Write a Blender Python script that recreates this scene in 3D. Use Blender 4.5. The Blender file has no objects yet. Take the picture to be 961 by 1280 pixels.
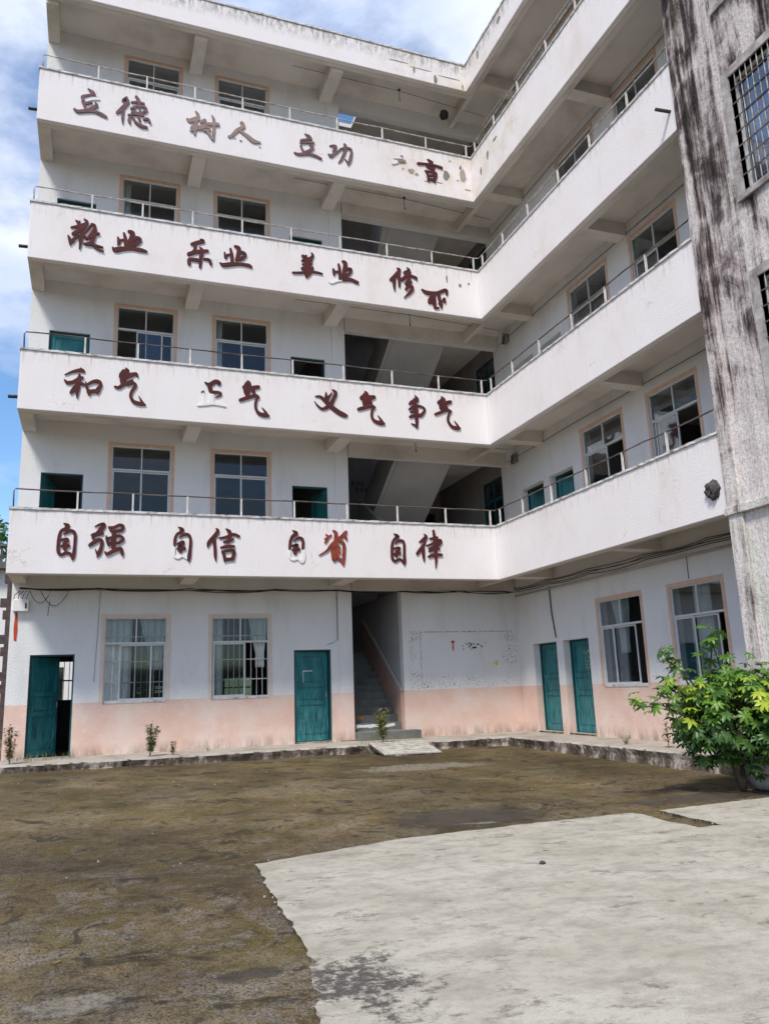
import bpy, math, random
import numpy as np
from mathutils import Vector, Matrix, noise
random.seed(7)
R = math.radians
scene = bpy.context.scene
col = scene.collection

# ------------------------------------------------------------------ camera
CAM = Vector((-8.859, -16.391, 0.92))
yaw, pitch, roll = 0.35474, 0.21766, -0.03660
fw = Vector((math.sin(yaw)*math.cos(pitch), math.cos(yaw)*math.cos(pitch), math.sin(pitch)))
rt = Vector((math.cos(yaw), -math.sin(yaw), 0.0))
up = rt.cross(fw)
rt2 = rt*math.cos(roll) + up*math.sin(roll)
up2 = -rt*math.sin(roll) + up*math.cos(roll)
cam_data = bpy.data.cameras.new('camera')
cam = bpy.data.objects.new('camera', cam_data)
col.objects.link(cam)
M = Matrix((rt2, up2, -fw)).transposed().to_4x4()
M.translation = CAM
cam.matrix_world = M
cam_data.sensor_fit = 'HORIZONTAL'
cam_data.sensor_width = 36.0
cam_data.lens = 36.0*992.1/961.0
cam_data.clip_end = 3000
scene.camera = cam

# ------------------------------------------------------------------ light, sky, exposure
SUN_AZ, SUN_EL = R(222), R(54)
scene.view_settings.view_transform = 'Standard'
scene.view_settings.look = 'None'
scene.view_settings.exposure = 0.68
scene.view_settings.gamma = 1
w = bpy.data.worlds.new("World")
scene.world = w
w.use_nodes = True
nt = w.node_tree
nt.nodes.clear()
def N(t, typ, **kw):
    n = t.nodes.new(typ)
    for k, v in kw.items():
        if k.startswith('i_'):
            k2 = k[2:]
            n.inputs[int(k2) if k2.isdigit() else k2].default_value = v
        else:
            setattr(n, k, v)
    return n
def ramp(t, stops, interp='LINEAR'):
    n = t.nodes.new('ShaderNodeValToRGB')
    cr = n.color_ramp
    cr.interpolation = interp
    while len(cr.elements) < len(stops): cr.elements.new(0.5)
    for e, (p, c) in zip(cr.elements, stops):
        e.position = p
        e.color = (c, c, c, 1) if isinstance(c, (int, float)) else (*c, 1)
    return n
sky = N(nt, 'ShaderNodeTexSky', sky_type='NISHITA', sun_disc=False, sun_elevation=SUN_EL, sun_rotation=SUN_AZ, air_density=1.0, dust_density=0.6, ozone_density=2.5)
tc = N(nt, 'ShaderNodeTexCoord')
mp = N(nt, 'ShaderNodeMapping')
mp.inputs['Scale'].default_value = (1.0, 1.0, 2.2)
mp.inputs['Location'].default_value = (2.1, 1.7, 0.3)
nt.links.new(tc.outputs['Generated'], mp.inputs['Vector'])
n1 = N(nt, 'ShaderNodeTexNoise', i_Scale=1.9, i_Detail=8.0, i_Roughness=0.58)
nt.links.new(mp.outputs[0], n1.inputs['Vector'])
r1 = ramp(nt, [(0.42, 0.0), (0.54, 1.0)])
nt.links.new(n1.outputs['Fac'], r1.inputs[0])
n2 = N(nt, 'ShaderNodeTexNoise', i_Scale=4.5, i_Detail=6.0, i_Roughness=0.6)
nt.links.new(mp.outputs[0], n2.inputs['Vector'])
r2 = ramp(nt, [(0.33, (3.9, 4.7, 6.5)), (0.62, (5.9, 6.3, 7.2))])
nt.links.new(n2.outputs['Fac'], r2.inputs[0])
blue = N(nt, 'ShaderNodeHueSaturation', i_Saturation=1.15, i_Value=1.35)
nt.links.new(sky.outputs[0], blue.inputs['Color'])
mx = N(nt, 'ShaderNodeMixRGB')
nt.links.new(r1.outputs[0], mx.inputs[0])
nt.links.new(blue.outputs[0], mx.inputs[1])
nt.links.new(r2.outputs[0], mx.inputs[2])
bg = N(nt, 'ShaderNodeBackground', i_Strength=0.1)
nt.links.new(mx.outputs[0], bg.inputs['Color'])
wo = N(nt, 'ShaderNodeOutputWorld')
nt.links.new(bg.outputs[0], wo.inputs['Surface'])
sd = bpy.data.lights.new('sun', 'SUN')
sd.energy = 2.6
sd.angle = R(12)
sd.color = (1.0, 0.94, 0.85)
sun = bpy.data.objects.new('sun', sd)
col.objects.link(sun)
sdir = Vector((math.sin(SUN_AZ)*math.cos(SUN_EL), math.cos(SUN_AZ)*math.cos(SUN_EL), math.sin(SUN_EL)))
sun.rotation_euler = sdir.to_track_quat('Z', 'Y').to_euler()

# ------------------------------------------------------------------ materials
def newmat(name, rough=0.85, spec=0.3):
    m = bpy.data.materials.new(name)
    m.use_nodes = True
    t = m.node_tree
    b = t.nodes['Principled BSDF']
    b.inputs['Roughness'].default_value = rough
    b.inputs['Specular IOR Level'].default_value = spec
    return m, t, b
def L(t, a, b): t.links.new(a, b)
def pos(t, scale=(1, 1, 1)):
    g = N(t, 'ShaderNodeNewGeometry')
    v = N(t, 'ShaderNodeVectorMath', operation='MULTIPLY')
    v.inputs[1].default_value = scale
    L(t, g.outputs['Position'], v.inputs[0])
    return v.outputs[0]
def nz(t, vec, scale, detail=5.0, rough=0.55, dist=0.0):
    n = N(t, 'ShaderNodeTexNoise', i_Scale=scale, i_Detail=detail, i_Roughness=rough, i_Distortion=dist)
    L(t, vec, n.inputs['Vector'])
    return n.outputs['Fac']
def rp(t, fac, stops):
    n = ramp(t, stops)
    L(t, fac, n.inputs[0])
    return n.outputs[0]
def mix(t, fac, a, b, mode='MIX'):
    n = N(t, 'ShaderNodeMixRGB', blend_type=mode)
    for i, x in enumerate((fac, a, b)):
        if hasattr(x, 'links'): L(t, x, n.inputs[i])
        elif isinstance(x, (int, float)): n.inputs[i].default_value = x if i == 0 else (x, x, x, 1)
        else: n.inputs[i].default_value = (*x, 1)
    return n.outputs[0]
def mth(t, op, a, b=None, c=None, clamp=False):
    n = N(t, 'ShaderNodeMath', operation=op, use_clamp=clamp)
    for i, x in enumerate((a, b, c)):
        if x is None: continue
        if hasattr(x, 'links'): L(t, x, n.inputs[i])
        else: n.inputs[i].default_value = x
    return n.outputs[0]
def bump(t, b, h, strength, dist=0.01):
    n = N(t, 'ShaderNodeBump', i_Strength=strength, i_Distance=dist)
    L(t, h, n.inputs['Height'])
    L(t, n.outputs[0], b.inputs['Normal'])
def xyz(t):
    g = N(t, 'ShaderNodeNewGeometry')
    s = N(t, 'ShaderNodeSeparateXYZ')
    L(t, g.outputs['Position'], s.inputs[0])
    return s.outputs
def band(t, v, a, b, soft):
    # 1 inside [a,b], falling to 0 over soft outside
    n = N(t, 'ShaderNodeMapRange', i_1=a-soft, i_2=a, i_3=0.0, i_4=1.0)
    L(t, v, n.inputs[0])
    m = N(t, 'ShaderNodeMapRange', i_1=b, i_2=b+soft, i_3=1.0, i_4=0.0)
    L(t, v, m.inputs[0])
    return mth(t, 'MULTIPLY', n.outputs[0], m.outputs[0])
MT = {}
def simple(key, c, rough=0.7, var=0.15, scale=6.0, bs=0.0, spec=0.3, metal=0.0, c2=None, stretch=(1, 1, 1)):
    m, t, b = newmat(key, rough, spec)
    v = pos(t, stretch)
    f = nz(t, v, scale, 6.0, 0.6)
    c2 = c2 or tuple(x*(1-var*2) for x in c)
    L(t, rp(t, f, [(0.3, c2), (0.65, c)]), b.inputs['Base Color'])
    b.inputs['Metallic'].default_value = metal
    if bs: bump(t, b, nz(t, v, scale*6, 4.0), bs, 0.01)
    MT[key] = m
    return m

def make_materials():
    # walls under the galleries: white stucco above, pink band on the ground floor
    m, t, b = newmat('stucco_wall', 0.92, 0.2)
    X, Y, Z = xyz(t)
    v = pos(t)
    vs = pos(t, (1, 1, 0.25))
    f = nz(t, vs, 1.6, 8.0, 0.65)
    white = rp(t, f, [(0.25, (0.62, 0.61, 0.605)), (0.46, (0.735, 0.735, 0.74)), (0.8, (0.78, 0.78, 0.79))])
    pinkf = nz(t, v, 1.3, 5.0, 0.6)
    pink = rp(t, pinkf, [(0.3, (0.71, 0.46, 0.37)), (0.55, (0.75, 0.575, 0.50)), (0.75, (0.77, 0.65, 0.59))])
    edge = mth(t, 'ADD', Z, mth(t, 'MULTIPLY', mth(t, 'SUBTRACT', nz(t, v, 9.0), 0.5), 0.03))
    isw = mth(t, 'GREATER_THAN', edge, 0.835)
    c = mix(t, isw, pink, white)
    drip = rp(t, nz(t, pos(t, (8, 8, 0.7)), 0.9, 8.0, 0.75), [(0.58, 0.0), (0.76, 0.35)])
    drip = mth(t, 'MULTIPLY', drip, rp(t, nz(t, v, 0.8, 4.0), [(0.45, 0.0), (0.6, 1.0)]))
    c = mix(t, drip, c, (0.42, 0.38, 0.34))
    scuff = mth(t, 'MULTIPLY', rp(t, nz(t, v, 3.1, 9.0, 0.78), [(0.57, 0.0), (0.66, 0.4)]), band(t, Z, -0.4, 0.9, 0.1))
    c = mix(t, scuff, c, (0.80, 0.72, 0.67))
    # small pits and chips in the paint
    chip = rp(t, nz(t, v, 34.0, 3.0, 0.6), [(0.69, 0.0), (0.72, 1.0)])
    big = rp(t, nz(t, v, 1.4, 3.0), [(0.45, 0.15), (0.62, 0.9)])
    c = mix(t, mth(t, 'MULTIPLY', chip, big), c, (0.30, 0.29, 0.28))
    # scuffed old notice board right of the stairs
    xb = band(t, X, -1.74, 1.15, 0.05); zb = band(t, Z, 0.88, 2.2, 0.04)
    yb = band(t, Y, 1.40, 1.47, 0.01)
    inner = mth(t, 'MULTIPLY', band(t, X, -1.38, 0.66, 0.12), band(t, Z, 1.2, 2.12, 0.1))
    area = mth(t, 'MULTIPLY', mth(t, 'MULTIPLY', xb, zb), mth(t, 'MULTIPLY', yb, mth(t, 'SUBTRACT', 1.0, inner)))
    sc = rp(t, nz(t, v, 22.0, 6.0, 0.75, 0.4), [(0.55, 0.0), (0.585, 1.0)])
    patch = rp(t, nz(t, v, 2.6, 3.0), [(0.42, 0.0), (0.58, 1.0)])
    c = mix(t, mth(t, 'MULTIPLY', mth(t, 'MULTIPLY', area, sc), patch), c, (0.13, 0.13, 0.15))
    line = mth(t, 'MULTIPLY', band(t, Z, 2.185, 2.2, 0.008), mth(t, 'MULTIPLY', band(t, X, -1.45, 0.95, 0.02), yb))
    line2 = mth(t, 'MULTIPLY', band(t, X, -1.46, -1.45, 0.008), mth(t, 'MULTIPLY', band(t, Z, 0.95, 2.2, 0.02), yb))
    ln = mth(t, 'MULTIPLY', mth(t, 'MAXIMUM', line, line2), rp(t, nz(t, v, 9.0, 5.0), [(0.42, 0.0), (0.5, 0.7)]))
    c = mix(t, ln, c, (0.2, 0.2, 0.2))
    # splashes of damp dirt close to the floor
    low = mth(t, 'MULTIPLY', band(t, Z, -0.4, -0.2, 0.22), rp(t, nz(t, vs, 5.0, 6.0, 0.7), [(0.42, 0.0), (0.6, 0.75)]))
    c = mix(t, low, c, (0.27, 0.22, 0.17))
    L(t, c, b.inputs['Base Color'])
    bump(t, b, nz(t, v, 38.0, 5.0, 0.7), 0.9, 0.018)
    MT['wall'] = m
    # parapets
    m, t, b = newmat('parapet_stucco', 0.9, 0.2)
    v = pos(t)
    f = nz(t, pos(t, (1, 1, 0.6)), 0.9, 8.0, 0.65)
    c = rp(t, f, [(0.25, (0.70, 0.62, 0.58)), (0.45, (0.77, 0.725, 0.72)), (0.75, (0.80, 0.775, 0.785))])
    st = rp(t, nz(t, pos(t, (7, 7, 0.5)), 1.6, 6.0, 0.7), [(0.60, 0.0), (0.78, 0.45)])
    c = mix(t, st, c, (0.42, 0.37, 0.33))
    rust = mth(t, 'MULTIPLY', rp(t, nz(t, v, 1.1, 5.0, 0.7), [(0.62, 0.0), (0.75, 0.7)]), rp(t, nz(t, v, 14.0, 5.0, 0.7), [(0.5, 0.0), (0.6, 1.0)]))
    c = mix(t, rust, c, (0.42, 0.27, 0.16))
    X, Y, Z = xyz(t)
    tops = None
    for zt_ in (4.58, 7.88, 11.22, 14.50, 17.36):
        q = band(t, Z, zt_-0.10, zt_, 0.28 if zt_ < 17 else 0.4)
        tops = q if tops is None else mth(t, 'MAXIMUM', tops, q)
    run = rp(t, nz(t, pos(t, (9, 9, 0.7)), 1.3, 8.0, 0.75), [(0.50, 0.0), (0.66, 0.8)])
    c = mix(t, mth(t, 'MULTIPLY', tops, run), c, (0.36, 0.31, 0.26))
    roofdirt = mth(t, 'MULTIPLY', band(t, Z, 17.2, 17.4, 0.35), rp(t, nz(t, pos(t, (3, 3, 1)), 3.0, 9.0, 0.78), [(0.46, 0.0), (0.58, 0.85)]))
    c = mix(t, roofdirt, c, (0.22, 0.22, 0.20))
    cor = mth(t, 'MULTIPLY', band(t, X, -2.2, 0.3, 0.7), mth(t, 'MULTIPLY', band(t, Y, -2.0, 0.3, 1.2), band(t, Z, 13.0, 17.0, 2.5)))
    yel = mth(t, 'MULTIPLY', cor, rp(t, nz(t, v, 2.2, 8.0, 0.72), [(0.45, 0.0), (0.62, 0.5)]))
    c = mix(t, yel, c, (0.62, 0.52, 0.38))
    cr = N(t, 'ShaderNodeTexVoronoi', feature='DISTANCE_TO_EDGE', i_Scale=0.55)
    wv = N(t, 'ShaderNodeVectorMath', operation='ADD')
    L(t, v, wv.inputs[0])
    nn = N(t, 'ShaderNodeTexNoise', i_Scale=2.2, i_Detail=6.0)
    L(t, v, nn.inputs['Vector']); L(t, nn.outputs['Color'], wv.inputs[1])
    L(t, wv.outputs[0], cr.inputs['Vector'])
    crack = mth(t, 'MULTIPLY', rp(t, cr.outputs['Distance'], [(0.0, 1.0), (0.0055, 0.0)]), rp(t, nz(t, v, 0.7, 4.0), [(0.56, 0.0), (0.62, 0.45)]))
    c = mix(t, crack, c, (0.30, 0.26, 0.24))
    chip = rp(t, nz(t, v, 26.0, 3.0, 0.6), [(0.70, 0.0), (0.73, 0.6)])
    c = mix(t, chip, c, (0.36, 0.31, 0.29))
    L(t, c, b.inputs['Base Color'])
    bh = nz(t, v, 36.0, 4.0, 0.6)
    bump(t, b, bh, 0.5, 0.014)
    MT['parapet'] = m
    # worn coping with black mould
    m, t, b = newmat('coping', 0.9, 0.2)
    f = nz(t, pos(t), 6.0, 8.0, 0.7)
    L(t, rp(t, f, [(0.33, (0.16, 0.14, 0.12)), (0.46, (0.52, 0.50, 0.48)), (0.7, (0.70, 0.69, 0.68))]), b.inputs['Base Color'])
    bump(t, b, nz(t, pos(t), 30.0, 5.0), 0.6, 0.02)
    MT['coping'] = m
    # soffits and beams, limewash gone brownish grey
    m, t, b = newmat('soffit', 0.95, 0.15)
    f = nz(t, pos(t), 0.8, 7.0, 0.6)
    c = rp(t, f, [(0.25, (0.46, 0.42, 0.38)), (0.5, (0.66, 0.62, 0.575)), (0.8, (0.72, 0.69, 0.65))])
    L(t, c, b.inputs['Base Color'])
    bump(t, b, nz(t, pos(t), 14.0, 6.0), 0.3, 0.01)
    MT['soffit'] = m
    # stained tower concrete
    m, t, b = newmat('stained_concrete', 0.95, 0.15)
    v1 = pos(t, (5.5, 5.5, 0.42))
    v2 = pos(t, (16, 16, 1.3))
    X, Y, Z = xyz(t)
    a = nz(t, pos(t, (3.0, 3.0, 0.27)), 0.85, 8.0, 0.66, 1.2)
    d = nz(t, pos(t, (12, 12, 0.6)), 0.8, 7.0, 0.68, 0.7)
    e = nz(t, pos(t, (1, 1, 0.8)), 1.6, 7.0, 0.66, 0.6)
    hgt = N(t, 'ShaderNodeMapRange', i_1=1.5, i_2=9.5, i_3=0.07, i_4=-0.015)
    L(t, Z, hgt.inputs[0])
    s = mth(t, 'ADD', mth(t, 'ADD', mth(t, 'MULTIPLY', a, 0.48), mth(t, 'MULTIPLY', d, 0.20)), mth(t, 'ADD', mth(t, 'MULTIPLY', e, 0.34), hgt.outputs[0]))
    c = rp(t, s, [(0.425, (0.022, 0.016, 0.016)), (0.468, (0.080, 0.060, 0.060)), (0.50, (0.27, 0.225, 0.22)), (0.54, (0.56, 0.50, 0.485)), (0.63, (0.74, 0.68, 0.66))])
    fine = rp(t, nz(t, pos(t, (1, 1, 0.5)), 30.0, 5.0, 0.7), [(0.40, 0.35), (0.50, 0.0)])
    c = mix(t, fine, c, (0.10, 0.08, 0.075))
    grn = rp(t, nz(t, v1, 0.5, 4.0), [(0.55, 0.0), (0.68, 0.5)])
    c = mix(t, grn, c, mix(t, 1.0, c, (0.80, 0.98, 0.82), 'MULTIPLY'))
    L(t, c, b.inputs['Base Color'])
    bump(t, b, mth(t, 'ADD', d, nz(t, pos(t), 20.0, 6.0, 0.7)), 0.7, 0.03)
    MT['stained'] = m
    # courtyard ground: mossy brown concrete
    m, t, b = newmat('mossy_ground', 0.8, 0.35)
    v = pos(t, (1, 1, 0))
    X, Y, Z = xyz(t)
    f1 = nz(t, v, 0.55, 8.0, 0.65, 0.6)
    f2 = nz(t, v, 3.2, 9.0, 0.72, 0.8)
    f3 = nz(t, v, 60.0, 5.0, 0.7)
    f4 = nz(t, v, 15.0, 6.0, 0.7)
    base = rp(t, f1, [(0.32, (0.095, 0.062, 0.026)), (0.44, (0.19, 0.130, 0.055)), (0.52, (0.26, 0.19, 0.10)), (0.62, (0.37, 0.295, 0.19))])
    moss = rp(t, nz(t, v, 1.2, 7.0, 0.7), [(0.46, 0.0), (0.58, 0.75)])
    base = mix(t, moss, base, (0.150, 0.115, 0.022))
    far = N(t, 'ShaderNodeMapRange', i_1=-9.5, i_2=-5.0, i_3=0.0, i_4=0.6)
    L(t, Y, far.inputs[0])
    base = mix(t, mth(t, 'MULTIPLY', far.outputs[0], rp(t, nz(t, v, 0.8, 6.0, 0.7), [(0.38, 0.2), (0.6, 1.0)])), base, (0.140, 0.105, 0.022))
    grey = rp(t, f2, [(0.49, 0.0), (0.57, 0.8)])
    near = N(t, 'ShaderNodeMapRange', i_1=-7.0, i_2=-10.5, i_3=0.35, i_4=1.0)
    L(t, Y, near.inputs[0])
    base = mix(t, mth(t, 'MULTIPLY', grey, near.outputs[0]), base, rp(t, f3, [(0.35, (0.13, 0.11, 0.085)), (0.6, (0.34, 0.30, 0.245))]))
    dark = rp(t, nz(t, v, 2.1, 9.0, 0.75, 1.0), [(0.40, 0.9), (0.46, 0.0)])
    base = mix(t, dark, base, (0.032, 0.024, 0.013))
    base = mix(t, rp(t, f3, [(0.40, 0.7), (0.50, 0.0)]), base, (0.045, 0.03, 0.012))
    base = mix(t, rp(t, f3, [(0.58, 0.0), (0.70, 0.6)]), base, (0.42, 0.34, 0.21))
    f5 = nz(t, v, 150.0, 3.0, 0.6)
    base = mix(t, rp(t, f5, [(0.38, 0.55), (0.48, 0.0)]), base, (0.05, 0.035, 0.015))
    base = mix(t, rp(t, f4, [(0.40, 0.6), (0.52, 0.0)]), base, (0.055, 0.038, 0.014))
    def spot(cx, cy, rx, ry):
        dx = mth(t, 'DIVIDE', mth(t, 'SUBTRACT', X, cx), rx)
        dy = mth(t, 'DIVIDE', mth(t, 'SUBTRACT', Y, cy), ry)
        dd = mth(t, 'SQRT', mth(t, 'ADD', mth(t, 'MULTIPLY', dx, dx), mth(t, 'MULTIPLY', dy, dy)))
        dd = mth(t, 'ADD', dd, mth(t, 'MULTIPLY', mth(t, 'SUBTRACT', nz(t, v, 4.5, 10.0, 0.78), 0.5), 2.4))
        return rp(t, dd, [(0.75, 1.0), (1.0, 0.0)])
    base = mix(t, 1.0, base, rp(t, nz(t, v, 0.42, 7.0, 0.7, 0.4), [(0.36, (0.50, 0.48, 0.47)), (0.5, (0.86, 0.85, 0.86)), (0.64, (1.25, 1.25, 1.28))]), 'MULTIPLY')
    wet = mth(t, 'MAXIMUM', spot(-4.95, -8.0, 1.0, 0.62), mth(t, 'MAXIMUM', spot(-8.0, -11.85, 0.20, 0.10), spot(-1.6, -8.1, 1.6, 0.35)))
    base = mix(t, mth(t, 'MULTIPLY', wet, 0.72), base, (0.030, 0.025, 0.020))
    pale = mth(t, 'MAXIMUM', spot(-4.95, -8.38, 0.22, 0.07), mth(t, 'MAXIMUM', spot(-8.88, -11.95, 0.24, 0.16), spot(-3.4, -3.0, 1.3, 0.5)))
    base = mix(t, mth(t, 'MULTIPLY', mth(t, 'MULTIPLY', pale, rp(t, f4, [(0.4, 0.3), (0.55, 1.0)])), 0.6), base, (0.36, 0.33, 0.28))
    L(t, base, b.inputs['Base Color'])
    L(t, mth(t, 'SUBTRACT', 0.86, mth(t, 'MULTIPLY', wet, 0.5)), b.inputs['Roughness'])
    hh = mth(t, 'ADD', mth(t, 'MULTIPLY', f2, 1.4), mth(t, 'MULTIPLY', f3, 0.35))
    hh = mth(t, 'ADD', hh, mth(t, 'MULTIPLY', f4, 0.3))
    bump(t, b, hh, 1.0, 0.05)
    MT['ground'] = m
    # pale concrete slab
    m, t, b = newmat('pale_concrete', 0.95, 0.12)
    v = pos(t, (1, 1, 0))
    X, Y, Z = xyz(t)
    f = nz(t, v, 1.1, 9.0, 0.6)
    c = rp(t, f, [(0.3, (0.33, 0.305, 0.25)), (0.5, (0.405, 0.38, 0.32)), (0.7, (0.45, 0.425, 0.37))])
    vd = pos(t, (1.0, 1.8, 0))
    c = mix(t, rp(t, nz(t, vd, 2.6, 9.0, 0.7), [(0.46, 0.0), (0.62, 0.6)]), c, (0.24, 0.22, 0.185))
    c = mix(t, rp(t, nz(t, v, 8.0, 9.0, 0.75), [(0.50, 0.0), (0.62, 0.5)]), c, (0.23, 0.21, 0.18))
    dk = rp(t, nz(t, vd, 3.4, 11.0, 0.8, 0.3), [(0.545, 0.0), (0.61, 0.8)])
    dk2 = rp(t, nz(t, v, 0.9, 4.0, 0.6), [(0.40, 0.25), (0.55, 1.0)])
    c = mix(t, mth(t, 'MULTIPLY', dk, dk2), c, (0.12, 0.105, 0.085))
    grn_ = rp(t, nz(t, v, 110.0, 4.0, 0.7), [(0.38, 0.45), (0.5, 0.0)])
    c = mix(t, grn_, c, (0.22, 0.20, 0.165))
    spk = rp(t, nz(t, v, 24.0, 6.0, 0.7), [(0.62, 0.0), (0.68, 0.55)])
    c = mix(t, spk, c, (0.20, 0.185, 0.16))
    dx = mth(t, 'DIVIDE', mth(t, 'SUBTRACT', X, -7.55), 0.36)
    dy = mth(t, 'DIVIDE', mth(t, 'SUBTRACT', Y, -12.25), 0.50)
    dd = mth(t, 'SQRT', mth(t, 'ADD', mth(t, 'MULTIPLY', dx, dx), mth(t, 'MULTIPLY', dy, dy)))
    dd = mth(t, 'ADD', dd, mth(t, 'MULTIPLY', mth(t, 'SUBTRACT', nz(t, v, 5.0, 12.0, 0.8), 0.5), 5.0))
    blot = mth(t, 'MULTIPLY', rp(t, dd, [(0.5, 0.92), (0.85, 0.0)]), rp(t, nz(t, v, 16.0, 8.0, 0.75), [(0.40, 0.15), (0.50, 1.0)]))
    c = mix(t, blot, c, (0.06, 0.052, 0.05))
    L(t, c, b.inputs['Base Color'])
    bump(t, b, mth(t, 'ADD', nz(t, v, 7.0, 8.0, 0.7), mth(t, 'MULTIPLY', nz(t, v, 70.0, 3.0), 0.3)), 0.35, 0.02)
    MT['slab'] = m
    # kerb and terrace cement
    m, t, b = newmat('old_cement', 0.92, 0.2)
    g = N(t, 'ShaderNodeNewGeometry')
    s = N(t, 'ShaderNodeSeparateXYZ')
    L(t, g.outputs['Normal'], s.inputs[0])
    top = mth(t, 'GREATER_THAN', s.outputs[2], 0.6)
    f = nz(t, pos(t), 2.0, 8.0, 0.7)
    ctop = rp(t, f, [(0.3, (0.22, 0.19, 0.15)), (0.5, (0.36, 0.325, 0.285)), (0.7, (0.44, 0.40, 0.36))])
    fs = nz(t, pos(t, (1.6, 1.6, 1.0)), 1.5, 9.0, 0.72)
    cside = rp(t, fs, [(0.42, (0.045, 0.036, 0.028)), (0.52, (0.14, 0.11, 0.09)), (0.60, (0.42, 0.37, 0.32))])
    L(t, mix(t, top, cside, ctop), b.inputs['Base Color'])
    bump(t, b, nz(t, pos(t), 12.0, 8.0, 0.7), 0.7, 0.03)
    MT['cement'] = m
    # window glass
    m = bpy.data.materials.new('window_glass')
    m.use_nodes = True
    t = m.node_tree
    t.nodes.clear()
    fr = N(t, 'ShaderNodeFresnel', i_IOR=1.6)
    tr = N(t, 'ShaderNodeBsdfTransparent')
    tr.inputs[0].default_value = (0.84, 0.86, 0.86, 1)
    gl = N(t, 'ShaderNodeBsdfGlossy', i_Roughness=0.04)
    gl.inputs[0].default_value = (0.85, 0.92, 1.0, 1)
    k = mth(t, 'ADD', mth(t, 'MULTIPLY', fr.outputs[0], 0.45), 0.0, clamp=True)
    ms = N(t, 'ShaderNodeMixShader')
    L(t, k, ms.inputs[0]); L(t, tr.outputs[0], ms.inputs[1]); L(t, gl.outputs[0], ms.inputs[2])
    o = N(t, 'ShaderNodeOutputMaterial')
    L(t, ms.outputs[0], o.inputs[0])
    MT['glass'] = m
    simple('surround', (0.68, 0.47, 0.36), 0.9, 0.08, 7.0, 0.3, c2=(0.58, 0.40, 0.30))
    simple('surround_pale', (0.70, 0.58, 0.50), 0.9, 0.06, 7.0, 0.3)
    simple('alu', (0.62, 0.63, 0.63), 0.45, 0.08, 8.0, 0, 0.5)
    simple('teal', (0.022, 0.20, 0.21), 0.5, 0.15, 1.6, 0.25, 0.4, c2=(0.006, 0.075, 0.095), stretch=(4, 4, 1))
    simple('teal_dark', (0.006, 0.075, 0.085), 0.6, 0.15, 3.0, 0.2, 0.4)
    simple('iron', (0.50, 0.48, 0.46), 0.6, 0.3, 9.0, 0, 0.3, c2=(0.18, 0.12, 0.09))
    simple('rust_rail', (0.16, 0.13, 0.12), 0.7, 0.3, 3.0, 0, 0.3, c2=(0.04, 0.028, 0.025))
    simple('tower_trim', (0.47, 0.44, 0.43), 0.9, 0.2, 5.0, 0.5, c2=(0.17, 0.15, 0.145))
    simple('white_post', (0.66, 0.65, 0.63), 0.7, 0.1, 9.0, 0, c2=(0.42, 0.38, 0.34))
    simple('curtain', (0.84, 0.87, 0.84), 0.95, 0.12, 2.0)
    simple('blue_cloth', (0.05, 0.08, 0.25), 0.95, 0.3, 14.0, c2=(0.12, 0.18, 0.33))
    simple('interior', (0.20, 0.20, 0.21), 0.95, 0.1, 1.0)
    simple('stair_lime', (0.46, 0.46, 0.47), 0.95, 0.1, 1.0)
    simple('stair_pink', (0.50, 0.33, 0.27), 0.95, 0.15, 2.0)
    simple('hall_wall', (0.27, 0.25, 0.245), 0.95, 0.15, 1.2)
    simple('stair_step', (0.17, 0.175, 0.16), 0.9, 0.2, 3.0, 0.4)
    simple('cable', (0.035, 0.03, 0.028), 0.6, 0.2, 5.0)
    simple('pale_conduit', (0.42, 0.39, 0.35), 0.7, 0.1, 5.0)
    simple('pale_paint', (0.77, 0.75, 0.75), 0.8, 0.03, 9.0)
    simple('plaster', (0.40, 0.35, 0.28), 0.95, 0.15, 9.0, 0.5)
    simple('grey_plaster', (0.26, 0.25, 0.235), 0.95, 0.2, 9.0, 0.5)
    simple('letter_red', (0.10, 0.016, 0.014), 0.75, 0.2, 7.0, 0.4, 0.3, c2=(0.045, 0.014, 0.016))
    simple('letter_orange', (0.30, 0.055, 0.025), 0.75, 0.2, 7.0, 0.3, 0.3, c2=(0.10, 0.02, 0.02))
    simple('letter_faded', (0.20, 0.12, 0.125), 0.85, 0.2, 7.0, 0.4, 0.2, c2=(0.10, 0.065, 0.07))
    simple('letter_worn', (0.33, 0.24, 0.20), 0.9, 0.2, 9.0, 0.4, 0.2, c2=(0.22, 0.17, 0.165))
    simple('letter_edge', (0.05, 0.03, 0.03), 0.85)
    simple('red_paper', (0.55, 0.07, 0.03), 0.8, 0.2, 20.0)
    simple('yellow_paint', (0.62, 0.60, 0.05), 0.8, 0.1, 20.0)
    simple('orange_paint', (0.55, 0.24, 0.04), 0.8, 0.2, 20.0)
    simple('black_paint', (0.05, 0.05, 0.06), 0.8, 0.1, 20.0)
    simple('board_white', (0.52, 0.50, 0.46), 0.85, 0.2, 7.0, 0.5, c2=(0.26, 0.24, 0.20))
    simple('stone', (0.09, 0.085, 0.08), 0.85, 0.2, 20.0, 0.6)
    simple('pot', (0.50, 0.49, 0.46), 0.7, 0.15, 4.0, 0.3, c2=(0.25, 0.24, 0.21))
    simple('soil', (0.05, 0.035, 0.025), 0.95)
    simple('bark', (0.085, 0.07, 0.055), 0.9, 0.2, 14.0, 0.6)
    simple('roof_tile', (0.16, 0.15, 0.15), 0.9, 0.2, 4.0, 0.4)
    simple('dark_brick', (0.12, 0.09, 0.085), 0.9, 0.25, 6.0, 0.5)
    simple('hill_green', (0.035, 0.065, 0.022), 0.95, 0.3, 0.3, 0)
    m = MT['teal']; t = m.node_tree; b = t.nodes['Principled BSDF']
    lk = b.inputs['Base Color'].links[0].from_socket
    X, Y, Z = xyz(t)
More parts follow.
